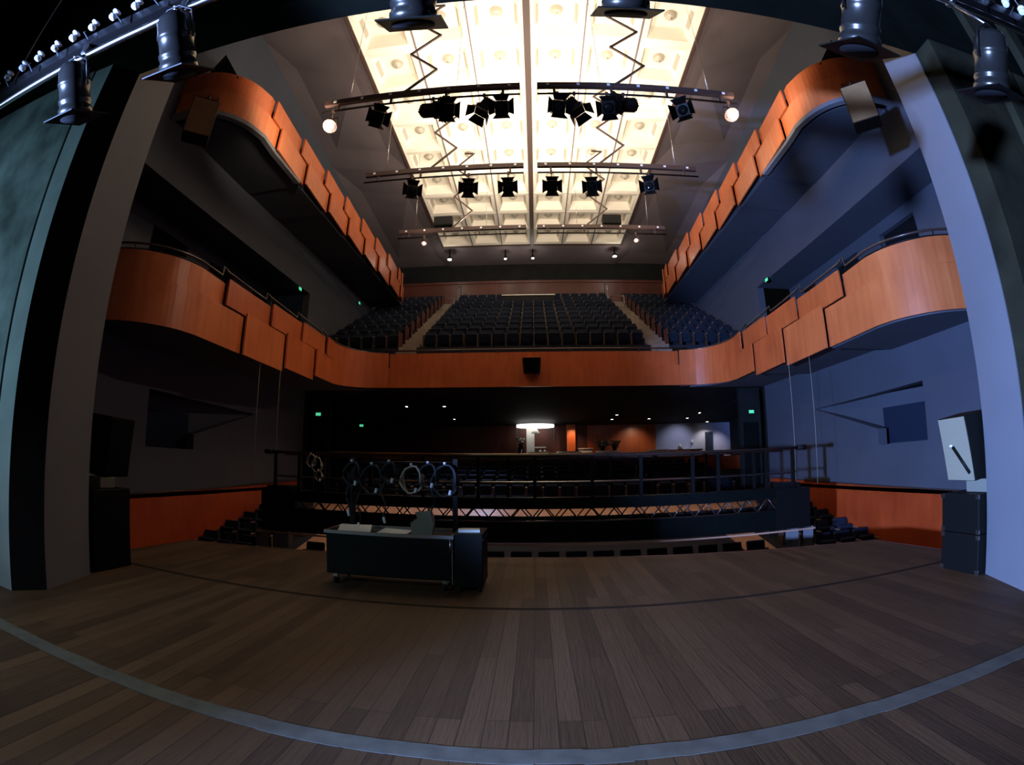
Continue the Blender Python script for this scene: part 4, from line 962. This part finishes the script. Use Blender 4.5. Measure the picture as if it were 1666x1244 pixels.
b = MB(); b.lathe([(.02, 0), (.07, .0), (.04, .22), (.02, .24)], T(8.85, 25.85, 2.35), 10); tag(b.build('wall_lamp', 'white_paint'), 'small pale wall lamp on the blue wall left of the dark door', 'lamp')
# downlights under the balcony
def up_z(y): return 4.25 + (y - 16.86) * (3.5 - 4.25) / (26 - 16.86)
DL = [(-5.6, 20.2, 3.0), (-3.9, 20.2, 3.0), (-4.0, 23.4, 1), (3.95, 23.9, 1.2), (4.0, 22.6, 1), (5.9, 23.9, 3), (8.0, 24.0, 8), (8.15, 22.5, 3), (9.6, 25.3, 14)]
for k, (x, y, e) in enumerate(DL):
    z = up_z(y) - .01
    t = thing('downlight', 'tiny lit downlight in the dark ceiling under the balcony, %s from the left' % ORD[k], 'ceiling lamp', (x, y, z), 0, 'downlights under the balcony')
    b = MB(); b.lathe([(.075, -.03), (.09, -.03), (.09, .02), (.075, .02)], None, 14); b.build('trim_ring', 'case_black', t)
    b = MB(); b.lathe([(0, -.035), (.06, -.03), (.06, .01), (0, .02)], None, 12); b.build('lamp', 'lamp_white', t)
    if e > 2: spot('downlight_beam', (x, y, z - .07), (x, y + (.5 if e > 5 else 0), 0), e * 5, (1, .93, .85), 110, .8, .05)
spot('bar_light', (2.0, 24.3, 3.35), (2.0, 25.6, 1.6), 60, (1, .55, .3), 90, .8, .05)
spot('bar_light', (5.6, 24.4, 3.35), (5.4, 26.0, 1.9), 45, (1, .75, .5), 90, .9, .05)
spot('bar_light', (8.2, 24.4, 3.35), (8.0, 26.0, 2.2), 60, (.75, .8, 1), 90, .9, .05)
spot('bar_light', (10.4, 24.8, 3.35), (10.4, 25.9, 2.0), 50, (.9, .88, 1), 70, .9, .05)
# lamps that light the cross aisle and the side aisles
spot('aisle_light', (0, 17.6, 4.1), (0, 15.4, -.4), 200, (1, .76, .62), 95, .8, .08)
spot('aisle_light', (-4.5, 17.6, 4.1), (-4.5, 15.4, -.4), 170, (1, .76, .62), 95, .8, .08)
spot('aisle_light', (4.5, 17.6, 4.1), (4.5, 15.4, -.4), 170, (1, .76, .62), 95, .8, .08)
spot('seat_light', (-2.3, 20.8, 3.7), (-2.3, 19.0, .6), 420, (.45, .6, 1), 70, .8, .05)

# ------------------------------------------------------------------ every repeated small piece becomes a part of its own
def separate(o):
    bm = bmesh.new(); bm.from_mesh(o.data); bm.verts.ensure_lookup_table(); seen = set(); groups = []
    for v in bm.verts:
        if v.index in seen: continue
        st = [v]; seen.add(v.index); g = []
        while st:
            a = st.pop(); g.append(a.index)
            for e in a.link_edges:
                c = e.other_vert(a)
                if c.index not in seen: seen.add(c.index); st.append(c)
        groups.append(set(g))
    if len(groups) < 2: bm.free(); return
    src = o.data
    for k, g in enumerate(groups):
        b2 = bm.copy(); bmesh.ops.delete(b2, geom=[v for v in b2.verts if v.index not in g], context='VERTS')
        me = bpy.data.meshes.new(o.name); b2.to_mesh(me); b2.free()
        for m in src.materials: me.materials.append(m)
        if k == 0: o.data = me
        else:
            n = o.copy(); n.data = me; COL.objects.link(n)
    bm.free()
for o in list(SC.objects):
    if o.type == 'MESH' and o.name.split('.')[0] in SEPARATE and o.parent: separate(o)
